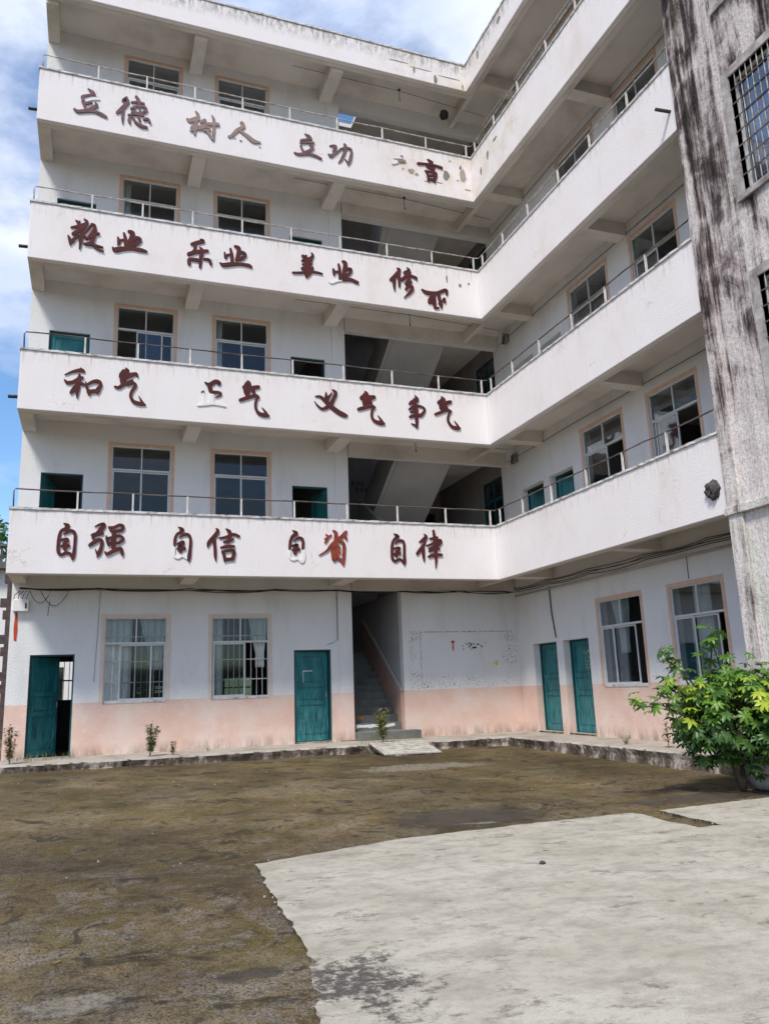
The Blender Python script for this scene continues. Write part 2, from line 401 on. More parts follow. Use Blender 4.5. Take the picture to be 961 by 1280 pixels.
    lowr = N(t, 'ShaderNodeMapRange', i_1=1.4, i_2=-0.1, i_3=0.12, i_4=0.75)
    L(t, Z, lowr.inputs[0])
    wear = mth(t, 'MULTIPLY', rp(t, nz(t, pos(t, (9, 9, 1.6)), 2.2, 8.0, 0.78), [(0.47, 0.0), (0.62, 1.0)]), lowr.outputs[0])
    L(t, mix(t, wear, lk, (0.12, 0.33, 0.34)), b.inputs['Base Color'])
    def leafmat(key, ca, cb):
        m, t, b = newmat(key, 0.38, 0.45)
        oi = N(t, 'ShaderNodeObjectInfo')
        f = mth(t, 'ADD', mth(t, 'MULTIPLY', oi.outputs['Random'], 0.5), mth(t, 'MULTIPLY', nz(t, pos(t), 6.0, 2.0), 0.5))
        c = rp(t, f, [(0.25, ca), (0.75, cb)])
        L(t, c, b.inputs['Base Color'])
        b.inputs['Subsurface Weight'].default_value = 0.0
        tl = N(t, 'ShaderNodeBsdfTranslucent')
        L(t, c, tl.inputs[0])
        ms = N(t, 'ShaderNodeMixShader', i_0=0.3)
        L(t, b.outputs[0], ms.inputs[1]); L(t, tl.outputs[0], ms.inputs[2])
        L(t, ms.outputs[0], t.nodes['Material Output'].inputs[0])
        MT[key] = m
    leafmat('leaf_dark', (0.032, 0.085, 0.018), (0.068, 0.155, 0.028))
    leafmat('leaf_mid', (0.085, 0.20, 0.022), (0.17, 0.32, 0.035))
    leafmat('leaf_young', (0.24, 0.38, 0.03), (0.42, 0.52, 0.05))
    leafmat('leaf_weed', (0.14, 0.19, 0.07), (0.32, 0.32, 0.16))
    leafmat('leaf_dry', (0.20, 0.13, 0.06), (0.34, 0.22, 0.10))
make_materials()

# ------------------------------------------------------------------ mesh helpers
LEFT = (Vector((0, 1.45, 0)), Vector((1, 0, 0)), Vector((0, 1, 0)))      # front wall of the left wing: u = x
RIGHT = (Vector((1.2, 0, 0)), Vector((0, -1, 0)), Vector((1, 0, 0)))     # front wall of the right wing: u = -y
WORLD = (Vector((0, 0, 0)), Vector((1, 0, 0)), Vector((0, 1, 0)))
class MB:
    def __init__(s, F=WORLD):
        s.v = []; s.f = []; s.F = F
    def p(s, u, d, z):
        o, a, b = s.F
        s.v.append(tuple(o + a*u + b*d + Vector((0, 0, z))))
        return len(s.v)-1
    def quad(s, *pts):
        s.f.append([s.p(*q) for q in pts])
    def box(s, u0, u1, d0, d1, z0, z1):
        i = [s.p(u, d, z) for z in (z0, z1) for u, d in ((u0, d0), (u1, d0), (u1, d1), (u0, d1))]
        for q in ((3, 2, 1, 0), (4, 5, 6, 7), (0, 1, 5, 4), (1, 2, 6, 5), (2, 3, 7, 6), (3, 0, 4, 7)):
            s.f.append([i[k] for k in q])
        return s
    def tube(s, pts, r, n=6, r2=None):
        o, a, b = s.F
        P = [o + a*q[0] + b*q[1] + Vector((0, 0, q[2])) for q in pts]
        rings = []
        for k, q in enumerate(P):
            d = (P[min(k+1, len(P)-1)] - P[max(k-1, 0)])
            d = d.normalized() if d.length > 0 else Vector((0, 0, 1))
            h = Vector((0, 0, 1)) if abs(d.z) < 0.9 else Vector((1, 0, 0))
            x = d.cross(h).normalized(); y = d.cross(x)
            rr = r if r2 is None else r + (r2-r)*k/(len(P)-1)
            ring = []
            for j in range(n):
                an = 2*math.pi*j/n
                s.v.append(tuple(q + x*math.cos(an)*rr + y*math.sin(an)*rr))
                ring.append(len(s.v)-1)
            rings.append(ring)
        for A, B in zip(rings, rings[1:]):
            for j in range(n):
                s.f.append([A[j], A[(j+1) % n], B[(j+1) % n], B[j]])
        s.f.append(rings[0][::-1]); s.f.append(rings[-1])
        return s
    def lathe(s, prof, n=20, c=(0, 0)):
        rings = []
        for r_, z in prof:
            ring = []
            for j in range(n):
                an = 2*math.pi*j/n
                s.v.append((c[0]+math.cos(an)*r_, c[1]+math.sin(an)*r_, z)); ring.append(len(s.v)-1)
            rings.append(ring)
        for A, B in zip(rings, rings[1:]):
            for j in range(n):
                s.f.append([A[j], A[(j+1) % n], B[(j+1) % n], B[j]])
        s.f.append(rings[0][::-1]); s.f.append(rings[-1])
        return s
    def build(s, name, mat, parent=None, bevel=0, smooth=False, label=None, kind=None):
        me = bpy.data.meshes.new(name)
        me.from_pydata(s.v, [], s.f)
        me.materials.append(MT[mat] if isinstance(mat, str) else mat)
        me.update()
        if smooth: me.polygons.foreach_set('use_smooth', [True]*len(me.polygons))
        o = bpy.data.objects.new(name, me)
        col.objects.link(o)
        if parent is not None:
            o.parent = parent
            o.matrix_parent_inverse = Matrix.Translation(-parent_loc(parent))
        if bevel:
            md = o.modifiers.new('bevel', 'BEVEL'); md.width = bevel; md.segments = 2
        if label: o['label'] = label
        if kind: o['kind'] = kind
        return o
def parent_loc(p):
    return Vector(p.location) if p.parent is None else Vector((0, 0, 0))
def thing(name, label, cat, loc=(0, 0, 0), group=None):
    o = bpy.data.objects.new(name, None)
    col.objects.link(o)
    o.location = loc
    o['label'] = label; o['category'] = cat
    if group: o['group'] = group
    return o
def tag(o, label, cat, group=None):
    o['label'] = label; o['category'] = cat
    if group: o['group'] = group
    return o
def holed(mb, u0, u1, z0, z1, d0, d1, holes):
    """wall between u0..u1, z0..z1, depth d0..d1 with rectangular holes; faces only where they show"""
    us = sorted({u0, u1, *[h[0] for h in holes], *[h[1] for h in holes]})
    zs = sorted({z0, z1, *[h[2] for h in holes], *[h[3] for h in holes]})
    us = [u for u in us if u0 <= u <= u1]; zs = [z for z in zs if z0 <= z <= z1]
    def solid(i, j):
        if i < 0 or j < 0 or i >= len(us)-1 or j >= len(zs)-1: return False
        cu = (us[i]+us[i+1])/2; cz = (zs[j]+zs[j+1])/2
        return not any(h[0] < cu < h[1] and h[2] < cz < h[3] for h in holes)
    for i in range(len(us)-1):
        for j in range(len(zs)-1):
            if not solid(i, j): continue
            a, b, c, e = us[i], us[i+1], zs[j], zs[j+1]
            mb.quad((a, d0, c), (b, d0, c), (b, d0, e), (a, d0, e))
            mb.quad((b, d1, c), (a, d1, c), (a, d1, e), (b, d1, e))
            if not solid(i-1, j): mb.quad((a, d1, c), (a, d0, c), (a, d0, e), (a, d1, e))
            if not solid(i+1, j): mb.quad((b, d0, c), (b, d1, c), (b, d1, e), (b, d0, e))
            if not solid(i, j-1): mb.quad((a, d1, c), (b, d1, c), (b, d0, c), (a, d0, c))
            if not solid(i, j+1): mb.quad((a, d0, e), (b, d0, e), (b, d1, e), (a, d1, e))

# ------------------------------------------------------------------ dimensions (metres)
HB = [3.28, 6.57, 9.88, 13.18, 16.52]       # undersides of the galleries and of the roof band
HT = [4.58, 7.88, 11.22, 14.50, 17.36]      # tops of the parapets and of the roof band
FL = [-0.22, 3.64, 6.93, 10.24, 13.54]      # floors
XL = -10.45                                  # left end of the left wing
YE = 7.36                                    # where the right wing meets the stained building (u = -y)
ORD = ['ground', 'first', 'second', 'third', 'top']
school = thing('school_building', 'white five-storey school building with galleried wings and red characters on its parapets', 'building')

# ---- front walls with their openings
def wins_left(i):
    t = [2.57, 6.38, 9.74, 13.10, 16.53][i]
    if i == 4: t = 16.47
    return [(-8.62, -7.35, t-1.74, t), (-6.40, -5.13, t-1.74, t)]
def doors_left(i):
    z = FL[i]
    return [(-10.04, -9.19, z, z+2.04), (-4.56, -3.69, z, z+2.04)]
def wins_right(i):
    t = [2.54, 6.33, 9.74, 13.12, 16.45][i]
    r = [(2.05, 3.46, t-1.74, t), (4.34, 5.65, t-1.74, t)]
    if i > 0: r.append((-2.84, -1.68, t-1.74, t))
    return r
def doors_right(i):
    z = FL[i]
    return [(-0.72, 0.32, z, z+2.04), (0.60, 1.60, z, z+2.04)]
hall_l = [(-3.17, 1.19, FL[i], HB[i]-0.04) for i in range(1, 4)] + [(-3.17, 1.19, FL[4], 16.40)]
holes = [h for i in range(5) for h in wins_left(i)+doors_left(i)] + hall_l + [(-3.17, -1.91, -0.22, 3.20)]
mb = MB(LEFT)
holed(mb, XL, 1.199, -0.75, 16.8, 0.0, 0.22, holes)
mb.build('wall', 'wall', school)
holes = [h for i in range(5) for h in wins_right(i)+doors_right(i)]
mb = MB(RIGHT)
holed(mb, -1.449, YE, -0.75, 16.8, 0.0, 0.22, holes)
mb.build('wall', 'wall', school)
mb = MB(RIGHT)
holed(mb, -5.7, -1.672, -0.75, 16.8, 0.0, 0.22, holes)
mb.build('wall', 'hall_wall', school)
mb = MB(RIGHT)
holed(mb, -1.671, -1.45, -0.75, 16.8, 0.0, 0.22, holes)
mb.build('wall', 'wall', school)
# end, rear and partition walls
mb = MB(); holed_dummy = None
mb.box(XL, XL+0.2, 1.672, 8.0, -0.75, 16.8); mb.build('wall', 'wall', school)
mb = MB((Vector((0, 8.0, 0)), Vector((1, 0, 0)), Vector((0, 1, 0))))
rear = [(-9.85, -8.9, 0.9, 1.95), (-8.35, -7.8, 0.80, 1.38), (-7.6, -6.2, 1.0, 1.2), (-5.1, -4.3, 0.80, 1.36)] + [(x, x+1.1, FL[i]+1.3, FL[i]+2.5) for i in (2, 4) for x in (-8.6,)]
holed(mb, XL, -3.2, -0.75, 16.8, 0.0, 0.2, rear)
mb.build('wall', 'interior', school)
for (ra, rb, rc, rd) in rear[:4]:
    f_ = MB(); f_.box(ra, rb, 8.05, 8.09, (rc+rd)/2-0.02, (rc+rd)/2+0.02); rw = f_.build('rear_window', 'alu', school)
    for q in range(1, int((rb-ra)/0.14)):
        f_ = MB(); f_.tube([(ra+0.14*q, 8.03, rc), (ra+0.14*q, 8.03, rd)], 0.01, 5); f_.build('security_bar', 'cable', rw)
mb = MB(); mb.box(-3.36, -3.2, 1.672, 8.0, -0.75, 16.8); mb.build('wall', 'interior', school)
mb = MB((Vector((0, 5.7, 0)), Vector((1, 0, 0)), Vector((0, 1, 0))))
holed(mb, -3.198, 1.43, -0.75, 16.8, 0, 0.18, [(0.0, 1.0, FL[i], FL[i]+2.5) for i in (1, 2, 3, 4)])
mb.build('wall', 'hall_wall', school)
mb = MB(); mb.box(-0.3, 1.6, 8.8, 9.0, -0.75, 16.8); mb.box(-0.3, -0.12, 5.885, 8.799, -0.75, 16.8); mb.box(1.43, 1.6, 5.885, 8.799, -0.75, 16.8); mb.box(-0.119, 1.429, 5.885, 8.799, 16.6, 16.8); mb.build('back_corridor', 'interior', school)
mb = MB(); mb.box(1.43, 7.0, 5.5, 5.7, -0.75, 16.8); mb.build('wall', 'interior', school)
mb = MB(); mb.box(6.8, 7.0, -YE-5, 5.498, -0.75, 16.8); mb.build('wall', 'interior', school)
for y in (-1.75, 0.95):
    mb = MB(); mb.box(1.43, 6.79, y-0.08, y+0.08, -0.75, 16.8); mb.build('wall', 'interior', school)
# narrow piers beside the stair hall
mb = MB(LEFT); mb.box(-3.50, -3.172, -0.035, -0.002, -0.22, 16.7); mb.build('pier', 'wall', school)

# ---- floors, galleries, beams
for i in range(5):
    top = HB[i]+0.36 if i < 4 else 16.92
    bot = HB[i]+0.28 if i < 4 else 16.8
    mb = MB()
    mb.box(XL+0.003, -3.18, 0.10, 1.446, bot, top)               # gallery strips
    mb.box(-3.18, 1.196, 0.10, 1.446, bot, top)
    mb.box(0.10, 1.196, -YE, 0.098, bot, top)
    mb.build('gallery_floor', 'soffit', school)
    mb = MB()
    if i == 4:
        mb.box(XL+0.1, -3.0, 1.452, 7.9, bot+0.004, top)
        mb.box(-3.0, -2.42, 1.452, 2.04, bot+0.004, top); mb.box(-3.0, -2.42, 2.62, 5.69, bot+0.004, top)
        mb.box(-2.42, 6.9, 1.452, 5.69, bot+0.004, top)
    else:
        mb.box(XL+0.1, -3.25, 1.68, 7.9, bot+0.004, top)
        mb.box(-0.19, 1.19, 1.68, 5.69, bot+0.004, top)
    mb.box(1.44, 6.9, -YE-4.9, 5.49 if i < 4 else 1.44, bot+0.006, top-0.004)
    mb.build('floor_slab', 'soffit', school)
    # edge beams and cross-beams
    hb = HB[i]
    b = MB(); b.box(XL+0.02, 0.134, 0.135, 0.26, hb+0.002, bot+0.02); b.build('edge_beam', 'soffit', school)
    b = MB(); b.box(0.135, 0.26, -YE, 1.44, hb+0.006, bot+0.016); b.build('edge_beam', 'soffit', school)
    for x, wd in ((-10.31, 0.26), (-6.97, 0.31), (-3.55, 0.33)):
        b = MB(); b.box(x-wd/2, x+wd/2, 0.262, 1.448, hb-0.004 if i < 4 else hb-0.10, bot+0.01); b.build('cross_beam', 'soffit', school, 0.008)
    for y in (-0.33, -4.12):
        b = MB(); b.box(0.262, 1.198, y-0.15, y+0.15, hb-0.004 if i < 4 else hb-0.10, bot+0.012); b.build('cross_beam', 'soffit', school, 0.008)
    if i < 4:
        b = MB(); b.box(-3.16, 1.19, 1.39, 1.448, hb-0.07, bot+0.014); b.build('hall_beam', 'soffit', school)
# ---- parapets with coping
for i in range(5):
    hb, ht = HB[i], HT[i]
    pL = MB(); pL.box(XL, 0.0, 0.0, 0.13, hb, ht-0.05)
    par = pL.build('parapet' if i < 4 else 'roof_parapet', 'parapet', school, 0.012)
    pR = MB(); pR.box(0.0, 0.13, -YE, 0.131, hb, ht-0.05)
    par2 = pR.build('parapet' if i < 4 else 'roof_parapet', 'parapet', school, 0.012)
    pE = MB(); pE.box(XL+0.001, XL+0.13, 0.132, 1.447, hb+0.01, ht-0.05); par3 = pE.build('parapet' if i < 4 else 'roof_parapet', 'parapet', school, 0.01)
    def coping(a, bb, axis, par):
        c = MB(); n = max(2, int((bb-a)/0.09))
        rng = random.Random(i*7+axis)
        prof = [(-0.022, 0), (-0.022, 0.045), (0.155, 0.05), (0.155, 0)]
        rows = []
        for k in range(n+1):
            q = a+(bb-a)*k/n
            row = []
            for dd, zz in prof:
                e = rng.uniform(-0.006, 0.006)
                pt = (q, dd+e, ht-0.05+zz+rng.uniform(-0.006, 0.005)*(zz > 0)) if axis == 0 else (dd+e, q, ht-0.05+zz+rng.uniform(-0.006, 0.005)*(zz > 0))
                row.append(c.p(*pt))
            rows.append(row)
        for A, B in zip(rows, rows[1:]):
            for j in range(4):
                c.f.append([A[j], B[j], B[(j+1) % 4], A[(j+1) % 4]])
        c.f.append(rows[0]); c.f.append(rows[-1][::-1])
        c.build('coping', 'coping', par)
    if i < 4:
        coping(XL-0.02, 0.0, 0, par); coping(-YE, -0.02, 1, par2)
    else:
        coping(XL-0.02, 0.0, 0, par); coping(-YE, -0.02, 1, par2)
    # rails
    if i < 4:
        zr = ht+0.37
        def wob(a): return [(q[0]+random.uniform(-.004, .004), q[1]+random.uniform(-.006, .006), q[2]+random.uniform(-.008, .008)) for q in a]
        railm = 'rust_rail' if i < 2 else 'iron'
        xs = [-10.38, -9.25, -8.2, -7.12, -6.0, -4.85, -3.65, -2.45, -1.25, -0.09]
        rl = MB(); rl.tube([(XL+0.05, 0.07, ht), (XL+0.04, 0.07, zr-0.05)]+wob([(x, 0.07, zr) for x in np.linspace(XL+0.07, -0.02, 30)])+[(0.055, 0.03, zr)], 0.015, 8)
        rail = rl.build('railing', railm, school, smooth=True)
        for x in xs[1:]:
            q = MB(); q.box(x-0.017, x+0.017, 0.053, 0.087, ht-0.03, zr); q.build('post', 'white_post', rail)
        ys = [-0.13, -1.2, -2.4, -3.68, -4.84, -6.05, -7.2]
        rl = MB(); rl.tube(wob([(0.07, y, zr+0.006) for y in np.linspace(0.0, -YE, 24)]), 0.015, 8)
        rail = rl.build('railing', railm, school, smooth=True)
        for y in ys:
            q = MB(); q.box(0.053, 0.087, y-0.017, y+0.017, ht-0.03, zr); q.build('post', 'white_post', rail)
    # drain spouts at the left end
    if 1 <= i <= 3:
        q = MB(); q.tube([(XL-0.18, 0.07, hb+0.26), (XL+0.05, 0.07, hb+0.27)], 0.035, 10); q.build('drain_spout', 'cable', par, smooth=True)
q = MB(); q.tube([(-0.26, -7.10, 10.33), (0.05, -7.16, 10.30)], 0.03, 10); q.build('drain_spout', 'stone', school, smooth=True)
# chipped plaster on the parapets
def blob_plate(name, pts, y, mat, parent, th=0.004, plane=0):
    m_ = MB()
    if plane == 0:
        a = [m_.p(x, y-th, z) for x, z in pts]; b_ = [m_.p(x, y, z) for x, z in pts]
    else:
        a = [m_.p(y-th, x, z) for x, z in pts]; b_ = [m_.p(y, x, z) for x, z in pts]
    m_.f.append(a)
    for k in range(len(a)):
        m_.f.append([a[k], b_[k], b_[(k+1) % len(a)], a[(k+1) % len(a)]])
    return m_.build(name, mat, parent)
def jag(cx, cz, rx, rz, n=14, s=0.3, seed=0):
    g = random.Random(seed)
    return [(cx+math.cos(6.283*k/n)*rx*(1+g.uniform(-s, s)), cz+math.sin(6.283*k/n)*rz*(1+g.uniform(-s, s))) for k in range(n)]
for k, (x, z, rx, rz, m_) in enumerate([(-0.74, 13.81, 0.085, 0.14, 'grey_plaster'), (-1.72, 13.72, 0.10, 0.08, 'plaster'), (-1.58, 13.66, 0.05, 0.05, 'plaster'), (-0.26, 13.88, 0.085, 0.2, 'plaster'), (-0.32, 14.12, 0.04, 0.07, 'grey_plaster'), (-0.42, 13.72, 0.04, 0.015, 'grey_plaster'),
    (-2.1, 13.95, 0.03, 0.03, 'grey_plaster'), (-1.95, 13.75, 0.03, 0.03, 'plaster'), (-0.95, 13.55, 0.10, 0.012, 'grey_plaster'), (-1.3, 13.52, 0.06, 0.012, 'grey_plaster'), (-0.15, 13.5, 0.08, 0.02, 'plaster'), (-0.62, 14.25, 0.03, 0.03, 'plaster'),
    (-0.9, 16.66, 0.055, 0.13, 'grey_plaster'), (-0.10, 16.62, 0.03, 0.12, 'plaster'), (-1.5, 16.8, 0.03, 0.10, 'grey_plaster'), (-1.95, 16.95, 0.22, 0.010, 'grey_plaster'), (-0.45, 16.82, 0.30, 0.010, 'grey_plaster'), (-1.3, 16.88, 0.26, 0.010, 'plaster'),
    (-0.9, 10.85, 0.02, 0.10, 'grey_plaster'), (-0.55, 10.72, 0.04, 0.05, 'grey_plaster'), (-0.3, 10.8, 0.03, 0.03, 'plaster'), (-6.05, 13.62, 0.03, 0.03, 'grey_plaster'), (-6.2, 13.66, 0.025, 0.03, 'plaster'), (-5.95, 13.8, 0.03, 0.03, 'grey_plaster'), (-5.6, 13.55, 0.025, 0.02, 'plaster')]):
    blob_plate('chipped_plaster', jag(x, z, rx, rz, seed=k), 0.0, m_, school, 0.004+0.0002*k)
for k, (y, z, rx, rz) in enumerate([(-0.75, 17.05, 0.05, 0.12), (-1.9, 17.05, 0.09, 0.07), (-0.9, 13.95, 0.05, 0.12), (-1.3, 14.1, 0.10, 0.04), (-0.5, 13.75, 0.04, 0.1)]):
    blob_plate('chipped_plaster', jag(y, z, rx, rz, seed=50+k), 0.0, 'grey_plaster', school, 0.004+0.0002*k, 1)

# ---- windows and doors
def window(F, u0, u1, z0, z1, sashes, bars=False, curtains=(), parent=school, mat='alu', sur='surround', arms=True):
    fd = 0.03
    w_ = MB(F); e = 0.026
    zt = z0+(z1-z0)*0.69
    w_.box(u0, u0+e, fd, fd+0.06, z0, z1); w_.box(u1-e, u1, fd, fd+0.06, z0, z1)
    w_.box(u0+e, u1-e, fd, fd+0.06, z0, z0+e); w_.box(u0+e, u1-e, fd, fd+0.06, z1-e, z1)
    w_.box(u0+e, u1-e, fd-0.004, fd+0.064, zt-0.02, zt+0.02)
    um = (u0+u1)/2
    w_.box(um-0.014, um+0.014, fd, fd+0.05, zt+0.026, z1-e)
    win = w_.build('window', mat, parent)
    for a, b_ in ((u0+e, um-0.018), (um+0.018, u1-e)):
        g = MB(F); g.box(a, b_, fd+0.02, fd+0.025, zt+0.026, z1-e); g.build('pane', 'glass', win)
    W_ = u1-u0
    for k, (a, b_) in enumerate(sashes):
        a = max(u0+a*W_, u0+e); b_ = min(u0+b_*W_, u1-e)
        d = fd+0.008+0.024*(k % 2); s_ = MB(F); ws = 0.03
        s_.box(a, a+ws, d, d+0.02, z0+e, zt-0.026); s_.box(b_-ws, b_, d, d+0.02, z0+e, zt-0.026)
        s_.box(a+ws, b_-ws, d, d+0.02, z0+e, z0+e+ws); s_.box(a+ws, b_-ws, d, d+0.02, zt-0.026-ws, zt-0.026)
        s_.build('sash', mat, win)
        g = MB(F); g.box(a+ws, b_-ws, d+0.008, d+0.012, z0+e+ws, zt-0.026-ws); g.build('pane', 'glass', win)
    if bars:
        nb = 10
        for k in range(1, nb):
            u = u0+W_*k/nb
            g = MB(F); g.tube([(u, fd+0.11, z0), (u, fd+0.11, z1)], 0.0105, 6); g.build('security_bar', 'white_post', win)
        for k in (0.22, 0.47, 0.77):
            z = z0+(z1-z0)*k
            g = MB(F); g.box(u0, u1, fd+0.095, fd+0.101, z-0.012, z+0.012); g.build('security_bar', 'white_post', win)
    for (a, b_, kind) in curtains:
        a = u0+a*W_; b_ = u0+b_*W_
        c = MB(F); nu, nzz = 26, 12; rows = []
        for j in range(nzz+1):
            tz = j/nzz; z = z1+0.1-(z1+0.1-z0+0.1)*tz*(1.0 if kind == 0 else 0.62)
            sq = 1.0 if kind == 0 else (1-0.62*min(1, tz*1.25)**1.3 if tz < 0.82 else 0.45)
            row = []
            for q in range(nu+1):
                tt = q/nu; uc = (a+b_)/2 if kind == 0 else b_-(b_-a)*0.35
                u = uc+((a+(b_-a)*tt)-uc)*sq
                row.append(c.p(u, fd+0.18+0.035*math.sin(tt*26+tz*1.3)+0.012*math.sin(tt*61), z))
            rows.append(row)
        for A, B in zip(rows, rows[1:]):
            for q in range(nu): c.f.append([A[q], A[q+1], B[q+1], B[q]])
        o = c.build('curtain', 'curtain', win, smooth=True)
        md = o.modifiers.new('solid', 'SOLIDIFY'); md.thickness = 0.004
    if sur:
        g = MB(F); t_ = 0.006; q = 0.075; hi = min(q, 16.79-z1) if z1 > 16 else q
        g.box(u0-q, u0, -t_, 0.002, z0, z1+hi); g.box(u1, u1+q, -t_, 0.002, z0, z1+hi); g.box(u0, u1, -t_, 0.002, z1, z1+hi)
        g.build('painted_surround', sur, win)
    # sill
    g = MB(F); g.box(u0, u1, -0.012, fd, z0-0.035, z0+0.004); g.build('sill', 'coping', win)
    return win

CLOSED = [(0, 0.515), (0.485, 1)]
sl = {(0, 0): [(0.24, 0.76), (0.485, 1)], (0, 1): [(0.03, 0.58)], (2, 0): [(0.34, 0.8), (0.5, 1)]}
cu = {(0, 0): [(-0.05, 0.44, 0), (0.55, 1.05, 1)], (0, 1): [(-0.05, 0.2, 0), (0.66, 1.02, 1)]}
for i in range(5):
    for k, (a, b_, c, d) in enumerate(wins_left(i)):
        window(LEFT, a, b_, c, d, sl.get((i, k), CLOSED), bars=(i == 0), curtains=cu.get((i, k), [(-0.05, 0.16, 0)] if (i+k) % 3 == 0 else []), sur='surround' if i else 'surround_pale')
sr = {(0, 0): [(0, 0.3), (0.24, 0.79)], (0, 1): [(0, 0.4), (0.32, 0.84)], (1, 0): [(0.05, 0.57)], (1, 1): [(0.06, 0.55)], (2, 1): [(0.05, 0.55)]}
cr_ = {(0, 0): [(0.12, 0.55, 1)], (0, 1): [(0.28, 0.6, 0)]}
for i in range(5):
    for k, (a, b_, c, d) in enumerate(wins_right(i)):
        window(RIGHT, a, b_, c, d, sr.get((i, k), CLOSED), curtains=cr_.get((i, k), []), sur='surround' if k < 2 else None, mat='alu' if k < 2 else 'teal_dark')

def door(F, u0, u1, z0, z1, deg, hinge=0, depth=0.06, dm='teal', jamb=None):
    f_ = MB(F); e = 0.032
    f_.box(u0, u0+e, depth, depth+0.09, z0, z1); f_.box(u1-e, u1, depth, depth+0.09, z0, z1); f_.box(u0+e, u1-e, depth, depth+0.09, z1-e, z1)
    fr_ = f_.build('door', 'teal_dark', school)
    g = MB(F); g.box(u0, u1, -0.01, depth+0.1, z0-0.02, z0+0.012); g.build('threshold', 'cement', fr_)
    W_ = u1-u0-2*e; H_ = z1-e-z0-0.03
    o, a, b_ = F
    an = R(deg)
    # local frame of the leaf
    if hinge == 0:
        org = o + a*(u0+e)+b_*(depth+0.05); ax = a*math.cos(an)+b_*math.sin(an); bx = -a*math.sin(an)+b_*math.cos(an)
    else:
        org = o + a*(u1-e)+b_*(depth+0.05); ax = -a*math.cos(an)+b_*math.sin(an); bx = a*math.sin(an)+b_*math.cos(an)
    LF = (org, ax, bx)
    l_ = MB(LF); zb = z0+0.025
    l_.box(0, W_, 0.006, 0.024, zb, zb+H_)
    # stiles and rails stand proud of the leaf
    for (x0, x1, y0, y1) in ((0, 0.09, 0, H_), (W_-0.09, W_, 0, H_), (0.09, W_-0.09, 0, 0.12), (0.09, W_-0.09, H_-0.1, H_), (0.09, W_-0.09, H_*0.40, H_*0.40+0.09), (0.09, W_-0.09, H_*0.60, H_*0.60+0.09)):
        l_.box(x0, x1, -0.012, 0.0057, zb+y0, zb+y1)
    l_.build('leaf', dm, fr_, 0.003)
    for (y0, y1) in ((0.12, H_*0.40), (H_*0.40+0.09, H_*0.60), (H_*0.60+0.09, H_-0.1)):
        p_ = MB(LF); p_.box(0.125, W_-0.125, -0.004, 0.0055, zb+y0+0.035, zb+y1-0.035); p_.build('door_panel', dm, fr_, 0.004)
    p_ = MB(LF); p_.tube([(W_-0.05, -0.03, zb+0.95), (W_-0.05, -0.03, zb+1.06)], 0.009, 6); p_.build('handle', 'iron', fr_)
    return fr_, LF, W_
dd = {(0, 0): (50, 0), (0, 1): (7, 0), (1, 0): (74, 0), (1, 1): (80, 1), (2, 0): (0, 0), (2, 1): (70, 0), (3, 0): (60, 0), (3, 1): (8, 0), (4, 0): (0, 0), (4, 1): (0, 0)}
for i in range(5):
    for k, (a, b_, c, d) in enumerate(doors_left(i)):
        an, hg = dd[(i, k)]
        fr_, LF, W_ = door(LEFT, a, b_, c, d, an, hg, 0.05)
        if (i, k) == (0, 1):
            q = MB(LF)
            q.box(0.20, 0.43, -0.0065, -0.0045, 1.34, 1.36); q.box(0.20, 0.215, -0.0066, -0.0046, 1.06, 1.34); q.box(0.20, 0.25, -0.0067, -0.0047, 1.05, 1.075)
            q.build('torn_paper_trace', 'alu', fr_)
for i in range(5):
    for k, (a, b_, c, d) in enumerate(doors_right(i)):
        fr_, LF, W_ = door(RIGHT, a, b_, c, d, [0, 0][k] if i != 1 else [60, 20][k], 0, 0.17)
        if i == 0 and k == 1:
            q = MB(LF); g = random.Random(3)
            for n in range(26):
                x = g.uniform(0.42, 0.70); z = g.uniform(1.15, 1.58); q.box(x, x+g.uniform(.012, .03), -0.0066, -0.0046, z, z+g.uniform(.01, .035))
            q.build('paint_splash', 'yellow_paint', fr_)

# ---- staircases in the hall
def flight(x0, x1, ya, za, yb, zb, n, parent, bal=None, m1='stair_lime', m2='stair_step', mbal='stair_pink'):
    f_ = MB(); rise = (zb-za)/n; run = (yb-ya)/n
    # sloping slab
    t_ = 0.22
    f_.quad((x0, ya, za-t_), (x1, ya, za-t_), (x1, yb, zb-t_), (x0, yb, zb-t_))
    f_.quad((x0, ya, za), (x0, ya, za-t_), (x0, yb, zb-t_), (x0, yb, zb))
    f_.quad((x1, ya, za), (x1, yb, zb), (x1, yb, zb-t_), (x1, ya, za-t_))
    f_.quad((x0, ya, za-t_), (x0, ya, za), (x1, ya, za), (x1, ya, za-t_))
    st = f_.build('staircase', m1, parent)
    for k in range(n):
        s_ = MB(); a = ya+run*k; b_ = ya+run*(k+1); s_.box(x0+0.004, x1-0.004, min(a, b_), max(a, b_), za+rise*k, za+rise*(k+1))
        s_.build('step', m2, st)
    if bal:
        xa, xb = bal; h = 0.86
        w_ = MB()
        i = [w_.p(x, y, z) for x in (xa, xb) for y, z in ((ya, za-0.2), (yb, zb-0.2), (yb, zb+h), (ya, za+h))]
        for q in ((3, 2, 1, 0), (4, 5, 6, 7), (0, 1, 5, 4), (1, 2, 6, 5), (2, 3, 7, 6), (3, 0, 4, 7)): w_.f.append([i[k] for k in q])
        w_.build('balustrade', mbal, st)
        c_ = MB(); c_.tube([((xa+xb)/2, ya-0.02, za+h+0.01), ((xa+xb)/2, yb, zb+h+0.01)], 0.05, 8); c_.build('handrail', 'pale_conduit', st)
    return st
flight(-3.165, -1.98, 1.55, -0.05, 4.3, 1.85, 11, school, (-1.975, -1.90))
mb = MB(); mb.box(-3.17, -1.66, 1.12, 1.58, -0.6, -0.055); mb.build('stair_landing', 'stair_step', school, 0.01)
